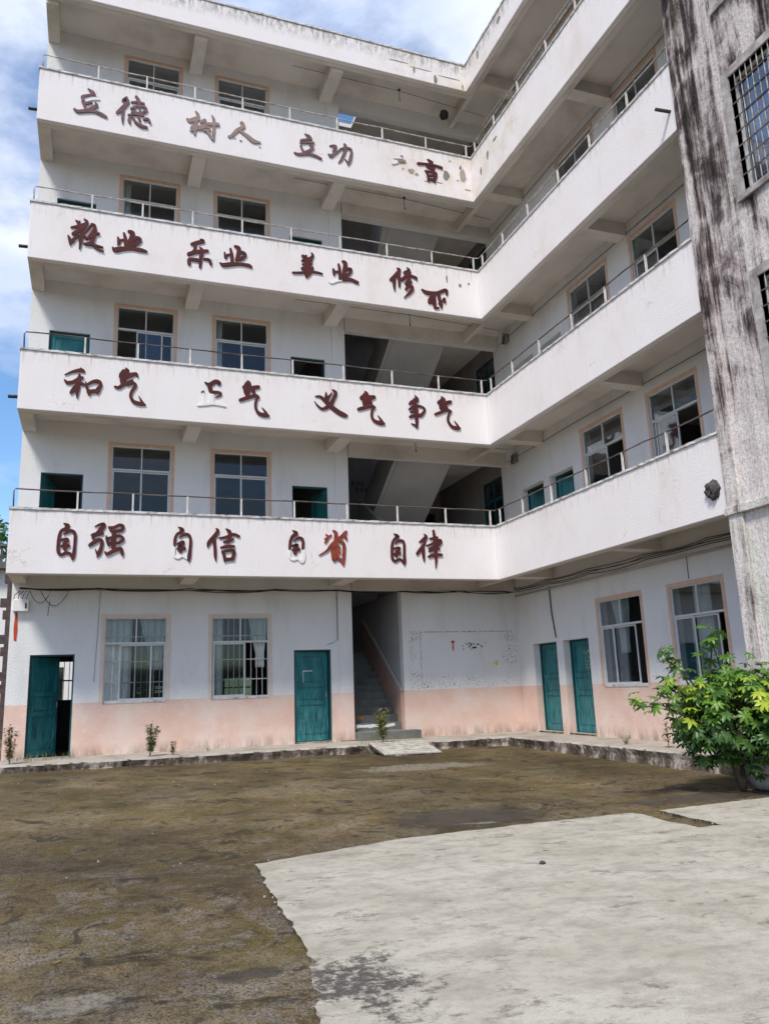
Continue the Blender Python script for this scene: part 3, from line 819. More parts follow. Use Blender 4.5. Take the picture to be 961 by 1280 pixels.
mb = MB(); mb.box(-3.19, 1.19, 4.3, 5.69, 1.72, 1.85); mb.build('stair_landing', 'stair_lime', school)
flight(-1.70, -0.22, 4.3, 1.85, 1.6, 3.62, 11, school, (-1.80, -1.702), mbal='stair_lime')
for i in (1, 2, 3):
    zm = (FL[i]+FL[i+1])/2
    flight(-3.165, -1.98, 1.6, FL[i], 4.35, zm, 10, school, (-1.975, -1.90), mbal='stair_lime')
    mb = MB(); mb.box(-3.19, 1.19, 4.35, 5.69, zm-0.13, zm); mb.build('stair_landing', 'stair_lime', school)
    flight(-1.70, -0.22, 4.35, zm, 1.6, FL[i+1]-0.01, 10, school, (-1.80, -1.702), mbal='stair_lime')
# faint unreadable lettering on the landing wall
g_ = random.Random(4)
for (x, z) in [(-1.66, 7.0), (-1.5, 7.0), (-1.36, 6.99), (-1.54, 6.8), (-1.39, 6.8), (-1.24, 6.8)]:
    q = MB(); q.box(x-.05, x+.05, 5.69, 5.699, z-.012, z+.012); q.box(x-.01, x+.014, 5.688, 5.6985, z-.06, z+.055); q.box(x-.045, x+.04, 5.689, 5.6987, z-.062, z-.045)
    q.build('wall_lettering', 'black_paint', school)
# ground-floor store behind the blank wall
mb = MB(); mb.box(-1.895, -1.80, 1.675, 5.69, -0.6, 3.2); mb.build('wall', 'stair_lime', school)

# ---- characters fixed to the parapets
CHARS = [
('自','r',[[-9486,4285,9,-9408,4233,89,-9435,4174,74,-9516,4130,52,-9548,4021,59,-9559,3840,62,-9548,3710,66,-9493,3654,59,-9413,3696,56,-9337,3682,44],[-9467,4057,18,-9409,4108,56,-9327,4136,60,-9263,4063,63,-9261,3848,56,-9269,3683,67,-9287,3585,59,-9278,3560,15],[-9413,3705,44,-9344,3682,59,-9281,3617,59],[-9507,3948,44,-9410,3963,67,-9386,3927,44],[-9409,3943,44,-9450,3860,74],[-9494,3826,52,-9397,3836,89,-9359,3837,44],[-9435,3844,89,-9431,3762,66]],[]),
('强','r',[[-8910,4234,15,-8788,4289,53,-8733,4274,69,-8777,4196,91,-8843,4102,91],[-8965,4064,30,-8888,4075,83,-8765,4104,68],[-8904,4075,76,-8925,4024,75,-8931,3990,45],[-8987,3856,60,-8913,3916,75,-8822,3968,68,-8767,3945,68,-8770,3828,68,-8811,3694,75,-8842,3627,22],[-8884,3792,12,-8842,3693,45],[-8645,4235,31,-8551,4229,54,-8443,4284,54,-8378,4252,69,-8407,4175,62,-8548,4153,61],[-8637,4226,46,-8588,4152,61],[-8532,4137,61,-8544,4035,92,-8546,3867,91,-8535,3784,76],[-8685,4048,30,-8658,3948,61,-8632,3865,46],[-8683,3998,46,-8544,4035,46,-8435,4064,46,-8362,3999,54,-8431,3938,61],[-8633,3907,46,-8430,3921,46],[-8697,3730,30,-8656,3689,60,-8550,3750,68,-8411,3804,69,-8376,3704,61,-8374,3662,23]],[]),
('自','r',[[-7304,4285,13,-7228,4227,88,-7252,4174,72,-7334,4119,48,-7364,4006,60,-7370,3885,40],[-7275,4060,19,-7193,4123,56,-7101,4126,61,-7053,4032,56,-7060,3824,61,-7077,3652,76,-7080,3566,24],[-7313,3930,40,-7215,3972,64,-7190,3950,48,-7246,3871,87,-7263,3862,95,-7244,3768,71],[-7295,3827,63,-7179,3838,79]],[[-7370,3865,47,-7374,3679,39,-7291,3638,39,-7210,3683,47,-7126,3633,40]]),
('信','r',[[-6537,4276,25,-6503,4225,74,-6561,4117,90,-6679,3973,81,-6703,3877,24],[-6578,4064,65,-6555,3837,62,-6549,3698,57,-6536,3594,19],[-6331,4275,25,-6262,4215,82,-6252,4144,66],[-6467,4076,33,-6338,4097,57,-6183,4164,58,-6061,4124,50],[-6372,3991,41,-6269,4020,66,-6183,4058,41],[-6235,4127,49,-6286,4002,82],[-6431,3875,41,-6303,3905,65,-6165,3908,49],[-6405,3788,49,-6370,3719,65,-6352,3589,41],[-6370,3798,49,-6233,3827,57,-6164,3794,74,-6198,3635,65],[-6352,3623,65,-6181,3644,65]],[]),
('自','r',[[-4913,4290,17,-4831,4229,86,-4914,4153,77,-4966,4043,60,-4981,3880,51],[-4888,4054,17,-4805,4120,60,-4722,4123,60,-4687,4051,60,-4694,3896,55],[-4916,3954,51,-4816,3975,69,-4853,3892,94,-4864,3792,77],[-4908,3864,51,-4781,3876,77]],[[-4981,3858,48,-4974,3700,47,-4902,3648,42,-4810,3677,48,-4711,3607,60,-4673,3725,68,-4680,3866,55]]),
('省','o',[[-4172,4222,26,-4126,4168,53,-4185,4047,52],[-4184,4120,53,-4059,4207,44],[-4000,4311,44,-3945,4257,80,-3948,4127,88,-3987,4071,53],[-3715,4293,71,-3774,4226,71,-3891,4120,88,-4045,3995,79,-4161,3864,49,-4340,3759,14],[-3754,4263,71,-3710,4134,53],[-4007,4033,88,-4012,3812,105,-3996,3666,87],[-3987,4062,53,-3835,4075,62,-3770,4003,71,-3776,3781,70,-3800,3578,61],[-3971,3942,53,-3876,3935,70],[-3955,3832,53,-3869,3834,61],[-4014,3702,87,-3901,3696,70,-3808,3633,79],[-3913,3980,70,-3919,3741,53]],[]),
('自','r',[[-2587,4291,18,-2499,4227,92,-2582,4158,64,-2636,4052,59,-2651,3844,62,-2640,3713,64,-2572,3667,64,-2461,3716,55,-2366,3605,37],[-2566,4064,18,-2493,4123,55,-2393,4135,59,-2350,4060,59,-2355,3851,59,-2359,3662,73,-2367,3577,22],[-2601,3949,46,-2490,3971,64,-2461,3943,46,-2534,3875,82],[-2586,3827,64,-2465,3848,73],[-2534,3866,73,-2548,3780,64]],[]),
('律','r',[[-1845,4305,23,-1807,4239,85,-1873,4169,94,-1967,4119,37],[-1834,4113,47,-1922,3995,75,-2031,3859,70,-2043,3820,28],[-1891,4015,71,-1890,3824,71,-1877,3671,22],[-1613,4391,57,-1600,4255,66,-1582,4004,75,-1582,3811,75,-1585,3677,52,-1602,3524,9],[-1706,4203,47,-1539,4228,76],[-1797,4037,28,-1629,4099,66,-1480,4171,76,-1430,4134,47,-1506,4064,76,-1634,4003,75,-1739,3961,47],[-1742,3913,47,-1553,3976,66,-1491,3968,47],[-1759,3788,56,-1623,3830,75,-1446,3834,66]],[]),
('和','r',[[-9611,7361,14,-9459,7447,49,-9303,7494,79,-9241,7471,44],[-9314,7543,18,-9276,7477,70],[-9606,7253,26,-9551,7199,69,-9448,7220,70,-9330,7301,79,-9270,7337,53],[-9326,7402,35,-9337,7271,88,-9355,7071,87,-9355,6893,26],[-9343,7191,70,-9424,7064,87,-9472,6990,61],[-9317,7213,70,-9238,7191,53],[-9205,7245,26,-9174,7128,53,-9124,6984,53],[-9185,7187,35,-9065,7269,62,-8959,7280,80,-8912,7214,62,-8969,7089,88,-8967,7019,35],[-9144,7042,79,-8951,7080,71]],[]),
('气','r',[[-8442,7638,18,-8403,7571,91,-8501,7499,108,-8544,7434,54],[-8466,7544,127,-8479,7400,144,-8475,7279,108],[-8479,7400,108,-8336,7486,91,-8228,7528,64,-8199,7470,36],[-8635,7202,45,-8562,7189,63,-8474,7259,72,-8296,7368,54],[-8384,7268,54,-8276,7319,54,-8229,7263,63,-8290,7156,63,-8322,7031,58,-8264,6916,68,-8153,6876,81,-8034,6862,45],[-8034,6856,36,-8100,6931,45,-8158,7047,9]],[]),
('正','r',[[-6808,7485,23,-6710,7442,86,-6575,7530,86,-6496,7496,77,-6515,7462,48],[-6710,7421,95,-6670,7278,86,-6592,7276,57],[-6660,7269,67,-6513,7283,57,-6464,7236,48,-6581,7162,15],[-6873,7254,26,-6825,7284,19]],[[-6955,6940,19,-6802,6985,66,-6647,7020,66,-6491,7013,67,-6373,6982,38],[-6843,7220,38,-6802,6995,56],[-6659,7213,95,-6657,7029,95]]),
('气','r',[[-5889,7622,20,-5858,7550,98,-5959,7454,97],[-5879,7526,156,-5899,7375,156,-5898,7290,97],[-5899,7396,117,-5757,7464,88,-5646,7496,79],[-5778,7430,98,-5737,7327,59],[-6048,7149,68,-5898,7216,78,-5717,7286,68,-5646,7250,59],[-5666,7270,59,-5707,7138,55,-5707,6990,54,-5637,6880,74,-5515,6848,88,-5424,6841,49],[-5434,6844,39,-5495,6924,49,-5572,7023,8]],[]),
('义','r',[[-4352,7397,24,-4245,7403,57,-4139,7325,82,-4013,7205,103,-3821,7069,113,-3670,7005,103,-3616,7010,41],[-3950,7597,25,-3875,7527,83,-3933,7366,78,-4012,7227,103,-4186,7113,61,-4313,7189,37,-4375,7281,10],[-4103,7516,25,-4095,7395,82,-4064,7332,62],[-3962,7529,17,-4063,7376,72]],[]),
('气','r',[[-3166,7640,21,-3135,7565,106,-3250,7464,105],[-3147,7530,169,-3154,7328,169],[-3127,7465,148,-2946,7515,85],[-3084,7424,127,-3019,7363,64],[-3336,7182,73,-3179,7236,80,-3021,7284,74,-2944,7258,64],[-2966,7267,68,-3015,7140,55,-3013,7006,59,-2944,6923,74,-2811,6890,95,-2721,6879,53],[-2732,6885,42,-2797,6969,47,-2872,7074,8]],[]),
('争','r',[[-1913,7652,20,-1866,7542,100,-1996,7478,99,-2062,7430,59],[-1919,7537,120,-1935,7432,99],[-2068,7295,59,-1938,7369,89,-1788,7393,50,-1684,7329,50,-1732,7221,76,-1821,7151,69],[-2039,7225,49,-1879,7271,79],[-2066,7110,59,-1884,7167,79,-1778,7155,60],[-1925,7412,99,-1903,7206,89,-1902,7000,75,-1905,6856,49],[-1898,6877,39,-1970,6912,39,-2046,6947,12]],[]),
('气','r',[[-1232,7696,20,-1204,7615,92,-1307,7531,91],[-1194,7605,143,-1226,7412,162],[-1200,7499,122,-998,7577,82],[-1139,7420,122,-1077,7363,61],[-1410,7228,60,-1255,7294,71,-1099,7361,71,-1002,7327,61],[-1024,7325,61,-1082,7194,53,-1083,7068,61,-992,6950,73,-862,6919,91,-785,6921,41],[-806,6934,45,-857,7003,41,-928,7102,8]],[]),
('敬','r',[[-9554,10874,28,-9497,10819,66,-9500,10688,65],[-9472,10878,19,-9496,10797,56],[-9637,10696,37,-9494,10743,75,-9369,10820,66],[-9392,10936,23,-9335,10870,75,-9419,10703,84,-9594,10552,74],[-9455,10696,112,-9507,10622,75],[-9691,10492,28,-9650,10402,74,-9637,10298,46],[-9604,10368,74,-9537,10487,56,-9466,10521,56,-9451,10394,65],[-9414,10595,75,-9435,10440,75,-9453,10232,33],[-9223,10847,47,-9309,10701,47,-9395,10566,56,-9318,10482,56],[-9241,10844,38,-9176,10823,53,-9180,10702,76,-9265,10534,75,-9318,10482,56],[-9186,10614,57,-9086,10642,53],[-9153,10707,66,-9191,10504,75,-9240,10376,94,-9367,10355,37],[-9276,10359,56,-9148,10349,56,-9000,10331,38],[-9165,10314,37,-9071,10265,38,-8977,10237,19]],[]),
('业','r',[[-8694,10624,38,-8671,10507,76,-8688,10450,38],[-8672,10551,57,-8589,10587,38],[-8575,10744,48,-8538,10596,77,-8527,10422,77],[-8473,10806,68,-8396,10776,97,-8429,10615,96,-8461,10434,96],[-8446,10568,115,-8298,10682,78,-8229,10628,68,-8331,10522,96,-8443,10459,77],[-8797,10366,28,-8739,10321,114,-8591,10368,95,-8403,10400,67,-8213,10399,87,-8098,10385,48]],[]),
('乐','r',[[-6950,10885,28,-6885,10845,83,-7012,10792,83,-7139,10729,64],[-7066,10741,73,-7065,10638,64,-7100,10550,64,-7198,10473,91],[-7189,10474,82,-7009,10566,82,-6790,10623,64],[-6965,10686,22,-6909,10603,82,-6934,10435,82,-6949,10197,54],[-7196,10330,72,-7185,10231,72],[-7187,10352,63,-7024,10358,82,-6951,10350,64],[-6861,10406,46,-6751,10403,64,-6713,10307,64]],[]),
('业','r',[[-6411,10645,37,-6386,10525,71],[-6382,10567,56,-6289,10624,37],[-6281,10761,47,-6252,10630,71,-6241,10445,78],[-6178,10841,56,-6093,10803,94,-6101,10655,94,-6138,10503,84],[-6101,10676,94,-6007,10713,75,-5940,10661,66,-6016,10565,85,-6120,10507,66],[-6511,10370,28,-6436,10331,92,-6250,10381,93,-6063,10412,65,-5874,10411,79,-5807,10380,57]],[]),
('美','r',[[-4596,10859,79,-4556,10833,89,-4516,10872,59],[-4383,10970,30,-4354,10899,69,-4446,10797,79,-4527,10762,59],[-4608,10738,59,-4386,10785,69],[-4599,10643,49,-4388,10688,59],[-4487,10791,118,-4479,10641,157,-4482,10470,196,-4513,10347,78],[-4610,10535,78,-4370,10573,79],[-4840,10392,43,-4652,10422,49,-4492,10468,49,-4291,10489,49,-4139,10470,40]],[]),
('业','r',[[-3861,10643,40,-3842,10570,80,-3844,10494,50],[-3842,10560,60,-3739,10597,40],[-3724,10785,50,-3701,10614,76,-3698,10409,70],[-3618,10878,61,-3557,10833,101,-3582,10655,101,-3608,10455,90],[-3530,10685,91,-3425,10701,71,-3427,10625,61,-3534,10510,81],[-3620,10399,80,-3433,10428,81,-3268,10377,81]],[[-3970,10303,24,-3910,10269,36,-3786,10331,36,-3662,10371,30]]),
('修','r',[[-2228,10925,32,-2176,10866,95,-2292,10703,105,-2405,10585,83],[-2316,10654,79,-2327,10475,73,-2319,10300,21],[-2193,10740,80,-2188,10585,73,-2191,10429,42],[-1963,10978,25,-1923,10894,95,-2036,10832,84],[-2026,10811,84,-1896,10775,64,-1743,10732,74,-1735,10677,25],[-1892,10854,64,-1985,10750,95,-2121,10629,84],[-1910,10695,74,-2016,10533,74],[-1881,10610,63,-1953,10487,84,-2023,10388,63],[-1865,10478,84,-1857,10412,84,-1962,10275,63,-2087,10157,12]],[]),
('业','r',[[-1591,10441,53,-1472,10380,106,-1203,10408,86,-948,10525,86,-932,10403,54],[-1271,10387,86,-1392,10213,96,-1419,10120,74],[-1274,10342,75,-1283,10161,96,-1269,10007,85],[-1270,9996,53,-1180,10008,53],[-1159,10381,86,-1134,10227,86,-1100,10031,53],[-1374,10126,64,-1261,10165,64],[-1081,10168,43,-1007,10291,54,-990,10181,43],[-1150,10135,64,-1085,10100,64]],[]),
('立','f',[[-9448,14165,24,-9359,14098,91,-9309,14040,60],[-9309,14051,50,-9460,13990,50,-9562,13929,60,-9530,13854,60],[-9547,13815,60,-9494,13688,60,-9462,13602,50],[-9282,13846,40,-9260,13769,80,-9370,13671,70,-9462,13602,60],[-9706,13577,49,-9630,13538,79,-9462,13590,79,-9292,13620,70,-9137,13576,80,-9049,13539,60],[-9488,13759,40,-9358,13827,40]],[[-9473,13845,40,-9343,13932,60,-9209,13954,40]]),
('德','f',[[-8632,14140,62,-8688,14042,103,-8610,14073,82],[-8599,14028,72,-8702,13860,92,-8823,13700,61],[-8701,13836,71,-8703,13622,61,-8694,13447,20],[-8427,14216,62,-8375,14132,79,-8362,14039,62],[-8521,14048,41,-8373,14085,52,-8254,14078,42],[-8525,13879,51,-8390,13984,52,-8231,13976,62,-8208,13885,62,-8345,13804,52,-8503,13789,51],[-8448,13922,37,-8454,13801,37],[-8349,13947,37,-8336,13830,37],[-8579,13700,41,-8423,13749,41,-8264,13764,52],[-8520,13702,31,-8565,13584,61,-8543,13495,41],[-8479,13653,41,-8416,13549,61,-8296,13483,82,-8177,13475,51],[-8372,13702,41,-8330,13617,62],[-8242,13662,52,-8163,13693,62,-8111,13610,52]],[]),
('树','w',[[-7106,14159,32,-7053,14074,75,-7040,13954,75],[-7289,13907,53,-7226,13873,107,-7103,13963,96],[-7093,13966,86,-7110,13742,75,-7121,13545,53],[-7192,13699,64,-7100,13793,75],[-7201,13624,64,-7037,13735,85,-6851,13877,86],[-6977,13896,64,-6894,13965,86],[-7016,13716,86,-6871,13799,75,-6786,13745,75,-6911,13692,64],[-6893,13867,75,-6588,13927,83],[-6728,14128,33,-6684,14015,65,-6686,13818,61,-6700,13497,60],[-6849,13706,75,-6710,13495,54]],[]),
('人','w',[[-6032,14096,100,-5999,14004,89,-6150,13870,84,-6277,13692,65,-6331,13667,65],[-6085,13872,44,-5933,13796,88,-5759,13675,111,-5595,13670,33]],[]),
('立','f',[[-4497,14158,28,-4395,14108,85,-4339,14037,57],[-4339,14048,57,-4471,14007,57,-4593,13958,56,-4585,13898,56],[-4604,13883,56,-4472,13923,47,-4284,13956,57],[-4605,13800,47,-4569,13705,52,-4532,13651,47],[-4380,13872,38,-4305,13826,72,-4401,13711,71,-4532,13640,52],[-4765,13579,37,-4663,13560,65,-4421,13624,66,-4234,13603,66,-4103,13559,57]],[]),
('功','f',[[-3866,13966,38,-3770,13998,58,-3713,13980,58,-3774,13840,77],[-3751,13971,67,-3765,13779,67],[-3910,13726,38,-3853,13686,86,-3756,13781,67,-3619,13895,29],[-3497,14102,49,-3470,14034,87,-3504,13858,73,-3586,13650,58,-3666,13539,11],[-3618,13927,39,-3481,13990,68,-3345,13999,58,-3318,13899,62,-3363,13678,77,-3415,13541,39],[-3489,13672,23,-3414,13583,58]],[]),
('立','w',[[-2072,13930,61,-1983,13962,99,-1896,13968,62],[-1990,14107,30,-1953,14096,35]],[[-2193,13996,20,-2081,14015,25,-1956,14027,20],[-2224,13845,73,-2110,13909,98]]),
('言','r',[[-1254,14161,38,-1155,14088,114],[-1530,13981,75,-1351,14006,63,-1146,14023,63,-890,13998,76,-871,13961,38],[-1278,13942,75,-1087,13929,76],[-1228,13926,75,-1103,13872,50],[-1336,13810,45,-1277,13716,62,-1261,13534,62],[-1311,13802,55,-1055,13802,63,-1060,13708,88,-1095,13541,63],[-1266,13678,55,-1059,13735,55],[-1246,13576,70,-1092,13595,70]],[]),
]
def smooth_path(pts, k=4):
    if len(pts) < 3: k = 3
    out = []
    n = len(pts)
    for i in range(n-1):
        p0 = pts[max(i-1, 0)]; p1 = pts[i]; p2 = pts[i+1]; p3 = pts[min(i+2, n-1)]
        for j in range(k):
            t = j/k
            out.append(tuple(0.5*((2*p1[c])+(-p0[c]+p2[c])*t+(2*p0[c]-5*p1[c]+4*p2[c]-p3[c])*t*t+(-p0[c]+3*p1[c]-3*p2[c]+p3[c])*t**3) for c in range(3)))
    out.append(pts[-1])
    return out
def stroke(mb, flat, y0, th):
    pts = [(flat[i]/1000, flat[i+1]/1000, flat[i+2]/1000) for i in range(0, len(flat), 3)]
    P = smooth_path(pts)
    rows = []
    n = len(P)
    for i, (x, z, wd) in enumerate(P):
        a = P[max(i-1, 0)]; b = P[min(i+1, n-1)]
        dx, dz = b[0]-a[0], b[1]-a[1]; l = math.hypot(dx, dz) or 1
        nx, nz_ = -dz/l, dx/l; h = max(wd, 0.006)/2
        rows.append([(x-nx*h, z-nz_*h), (x+nx*h, z+nz_*h)])
    # rounded ends
    def cap(x, z, wd, sx, sz):
        return
    ids = [[(mb.p(q[0], y0-th, q[1]), mb.p(q[0], y0, q[1])) for q in r_] for r_ in rows]
    for A, B in zip(ids, ids[1:]):
        mb.f.append([A[0][0], B[0][0], B[1][0], A[1][0]])
        mb.f.append([A[0][0], A[0][1], B[0][1], B[0][0]])
        mb.f.append([A[1][0], B[1][0], B[1][1], A[1][1]])
    for E_, sgn in ((ids[0], 1), (ids[-1], -1)):
        mb.f.append([E_[0][0], E_[1][0], E_[1][1], E_[0][1]])
    for (x, z, wd), fl in ((P[0], 0), (P[-1], 1)):
        r_ = wd/2*0.96
        if r_ < 0.008: continue
        c = [mb.p(x+r_*math.cos(6.283*k/10), y0-th-0.0004, z+r_*math.sin(6.283*k/10)) for k in range(10)]
        e = [mb.p(x+r_*math.cos(6.283*k/10), y0, z+r_*math.sin(6.283*k/10)) for k in range(10)]
        mb.f.append(c)
        for k in range(10): mb.f.append([c[k], e[k], e[(k+1) % 10], c[(k+1) % 10]])
MK = {'r': 'letter_red', 'o': 'letter_orange', 'f': 'letter_faded', 'w': 'letter_worn'}
DESC = {'r': 'dark red character', 'o': 'brighter orange-red character', 'f': 'faded purple-brown character', 'w': 'worn grey-brown character'}
for ch, mk, st, pale in CHARS:
    mb = MB()
    for k, s_ in enumerate(st): stroke(mb, s_, -0.001, 0.024+0.0008*k)
    o = mb.build('wall_character', MK[mk], school, label=DESC[mk]+' '+ch)
    if pale:
        mb = MB()
        for k, s_ in enumerate(pale): stroke(mb, s_, -0.001, 0.021+0.0007*k)
        mb.build('peeled_stroke', 'pale_paint', o)

# ------------------------------------------------------------------ ground
def gh(x, y):
    x = min(max(x, -16), 5); y = min(max(y, -22), 3)
    return -0.44-0.009*x+0.012*y
def axis_pts(a, b, step, outs):
    c = list(np.arange(a, b+1e-6, step))
    return np.array([a-q for q in outs[::-1]]+c+[b+q for q in outs])
outs = [0.5, 1.2, 2.5, 5, 10, 20, 40, 90, 200, 450, 1000]
gx = axis_pts(-13, 1.5, 0.06, outs); gy = axis_pts(-17, 1.0, 0.06, outs)
XX, YY = np.meshgrid(gx, gy, indexing='ij')
def vnoise(x, y, f, seed):
    r_ = np.random.RandomState(seed).rand(256, 256)
    X = x*f; Y = y*f
    xi = np.floor(X).astype(int); yi = np.floor(Y).astype(int)
    fx = X-xi; fy = Y-yi; fx = fx*fx*(3-2*fx); fy = fy*fy*(3-2*fy)
    g = lambda i, j: r_[i % 256, j % 256]
    return (g(xi, yi)*(1-fx)+g(xi+1, yi)*fx)*(1-fy)+(g(xi, yi+1)*(1-fx)+g(xi+1, yi+1)*fx)*fy
cxx = np.clip(XX, -16, 5); cyy = np.clip(YY, -22, 3)
ZZ = -0.44-0.009*cxx+0.012*cyy
inside = (XX > -14) & (XX < 2) & (YY > -18) & (YY < 2)
h = 0
for k, (f, a) in enumerate(((1.1, 0.012), (2.7, 0.008), (6.5, 0.006), (14, 0.003))):
    h = h + (vnoise(XX+50, YY+50, f, k)-0.5)*2*a
# flaked-off skins of cement with raised rims
fl = vnoise(XX+50, YY+50, 1.7, 11)*0.6+vnoise(XX+50, YY+50, 5.1, 12)*0.4
h = h + np.where(fl > 0.60, 0.012, 0)*np.clip((-YY-6)/3, 0, 1)
h = h - 0.010
h = np.clip(h, -0.016, 0.008)
ZZ = ZZ + np.where(inside, h, -0.02)
nx_, ny_ = len(gx), len(gy)
vv = np.stack([XX, YY, ZZ], -1).reshape(-1, 3)
idx = np.arange(nx_*ny_).reshape(nx_, ny_)
ff = np.stack([idx[:-1, :-1], idx[1:, :-1], idx[1:, 1:], idx[:-1, 1:]], -1).reshape(-1, 4)
me = bpy.data.meshes.new('ground')
me.vertices.add(len(vv)); me.vertices.foreach_set('co', vv.ravel())
me.loops.add(ff.size); me.loops.foreach_set('vertex_index', ff.ravel())
me.polygons.add(len(ff)); me.polygons.foreach_set('loop_start', np.arange(0, ff.size, 4)); me.polygons.foreach_set('loop_total', np.full(len(ff), 4))
me.update(); me.validate()
me.polygons.foreach_set('use_smooth', [True]*len(me.polygons))
me.materials.append(MT['ground'])
ground = bpy.data.objects.new('ground', me); col.objects.link(ground); ground['kind'] = 'structure'

# ---- pale concrete slab with a jagged edge
raw = [(-7.52, -9.38), (-6.05, -8.92), (-4.6, -8.79), (-3.27, -8.72), (-3.27, -9.72), (-2.97, -9.72), (-2.95, -8.74), (-1.25, -8.58), (-0.02, -8.5), (0.4, -8.5), (0.4, -19), (-8.6, -19), (-8.2, -14.0), (-7.84, -12.59), (-7.77, -12.17), (-7.66, -11.87), (-7.64, -11.41), (-7.60, -10.59)]
poly = []
for (a, b_), (c, d) in zip(raw, raw[1:]+raw[:1]):
    ln = math.hypot(c-a, d-b_); n = max(1, int(ln/0.05)) if ln < 6 else 4
    for k in range(n):
        t = k/n; x = a+(c-a)*t; y = b_+(d-b_)*t
        if k: x += (noise.noise((x*5, y*5, 0)))*0.045+random.uniform(-.011, .011); y += (noise.noise((x*7, y*7, 5)))*0.02+random.uniform(-.006, .006)
        poly.append((x, y))
mb = MB()
a = [mb.p(x, y, gh(x, y)+0.014) for x, y in poly]
mb.f.append(a[::-1])
cx_, cy_ = -4.0, -13.0
b_ = [mb.p(x+(0.012 if x < cx_ else -0.0), y-0.0, gh(x, y)-0.06) for x, y in poly]
for k in range(len(a)):
    mb.f.append([a[k], a[(k+1) % len(a)], b_[(k+1) % len(a)], b_[k]])
slab = mb.build('concrete_slab', 'slab', kind='structure')
slab.data.materials.append(MT['ground'])
for p_ in list(slab.data.polygons)[1:]: p_.material_index = 1
# earth in the slot of the slab comes from the ground itself

# ---- terrace with crumbling kerb
def terrace(name, F, ua, ub, dback, zt, front0=0.0):
    mb = MB(F); n = int((ub-ua)/0.06); rows = []
    for k in range(n+1):
        u = ua+(ub-ua)*k/n
        e = noise.noise((u*1.7, 3.1, front0))*0.03+noise.noise((u*9, 1.1, front0))*0.012
        z = zt(u); ze = z-0.012+noise.noise((u*5, 7.7, front0))*0.012
        row = [mb.p(u, dback, z), mb.p(u, -0.9 if False else dback*0.5, z+noise.noise((u*2, 2, 2))*0.006)]
        prof = [(0.06, 0.0), (0.015, -0.004), (-0.003, -0.022), (0.004, -0.07), (0.012, -0.12), (0.004, -0.18), (-0.01, -0.35)]
        for j, (dd_, dz) in enumerate(prof):
            r_ = noise.noise((u*11, j*1.7, front0+4))*0.016*(j > 0)
            row.append(mb.p(u, front0+dd_+e+r_, (ze if j else z)+dz))
        rows.append(row)
    for A, B in zip(rows, rows[1:]):
        for j in range(len(A)-1): mb.f.append([A[j], A[j+1], B[j+1], B[j]])
    mb.f.append(rows[0]); mb.f.append(rows[-1][::-1])
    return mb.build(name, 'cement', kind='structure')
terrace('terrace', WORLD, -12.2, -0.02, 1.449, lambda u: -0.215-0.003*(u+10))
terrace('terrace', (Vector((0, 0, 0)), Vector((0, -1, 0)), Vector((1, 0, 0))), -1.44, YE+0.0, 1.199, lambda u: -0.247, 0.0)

# ---- ramp board leaning on the kerb
rampo = thing('ramp_board', 'pale grooved concrete board laid as a ramp against the kerb below the stairs', 'ramp', (-2.6, -0.4, -0.4))
P0 = [Vector((-3.33, 0.02, -0.215)), Vector((-2.10, 0.02, -0.225))]; P1 = [Vector((-3.27, -0.84, -0.405)), Vector((-2.05, -0.90, -0.415))]
nrow = 7
for k in range(nrow):
    for j in range(4):
        mb = MB()
        def PP(s, t): return (P0[0].lerp(P0[1], s)).lerp(P1[0].lerp(P1[1], s), t)
        s0 = j/4+0.004; s1 = (j+1)/4-0.004; t0 = k/nrow+0.012; t1 = (k+1)/nrow-0.012
        nrm = Vector((0, -0.21, 0.97))*(0.012+random.uniform(0, 0.004))
        q = [PP(s0, t0), PP(s1, t0), PP(s1, t1), PP(s0, t1)]
        i0 = [mb.p(*v_) for v_ in q]; i1 = [mb.p(*(v_+nrm)) for v_ in q]
        mb.f += [i1, [i0[0], i0[1], i1[1], i1[0]], [i0[1], i0[2], i1[2], i1[1]], [i0[2], i0[3], i1[3], i1[2]], [i0[3], i0[0], i1[0], i1[3]]]
        mb.build('tile', 'board_white', rampo)
mb = MB(); q = [P0[0], P0[1], P1[1], P1[0]]; dn = Vector((0, 0.0, -0.045))
i0 = [mb.p(*v_) for v_ in q]; i1 = [mb.p(*(v_+dn)) for v_ in q]
mb.f += [i0[::-1], i1, [i0[0], i0[1], i1[1], i1[0]], [i0[1], i0[2], i1[2], i1[1]], [i0[2], i0[3], i1[3], i1[2]], [i0[3], i0[0], i1[0], i1[3]]]
mb.build('slab', 'cement', rampo)

# ------------------------------------------------------------------ stained building at the right
st_ = thing('stained_building', 'tall concrete building end streaked black with barred windows at the right edge', 'building', (0, -7.4, -0.5))
TF = (Vector((-0.03, 0, 0)), Vector((0, -1, 0)), Vector((1, 0, 0)))
th = [(8.46, 9.75, 7.93, 9.87), (8.46, 9.75, 4.60, 6.53), (8.46, 9.75, 11.26, 13.2)]
mb = MB(TF); holed(mb, 7.37, 13.5, -0.75, 19, 0, 0.24, th); mb.build('wall', 'stained', st_)
mb = MB(TF); mb.box(7.37, 13.5, 0.242, 6, -0.75, 19); 
mb = MB(); mb.box(0.22, 6, -13.5, -13.26, -0.75, 19); mb.build('wall', 'stained', st_)
mb = MB(); mb.box(5.8, 6, -13.25, -7.4, -0.75, 19); mb.build('wall', 'stained', st_)
mb = MB(); mb.box(1.45, 5.79, -7.6, -7.38, -0.75, 19); mb.build('wall', 'stained', st_)
mb = MB(); mb.box(0.22, 5.79, -13.25, -7.61, 18.7, 18.9); mb.build('roof', 'stained', st_)
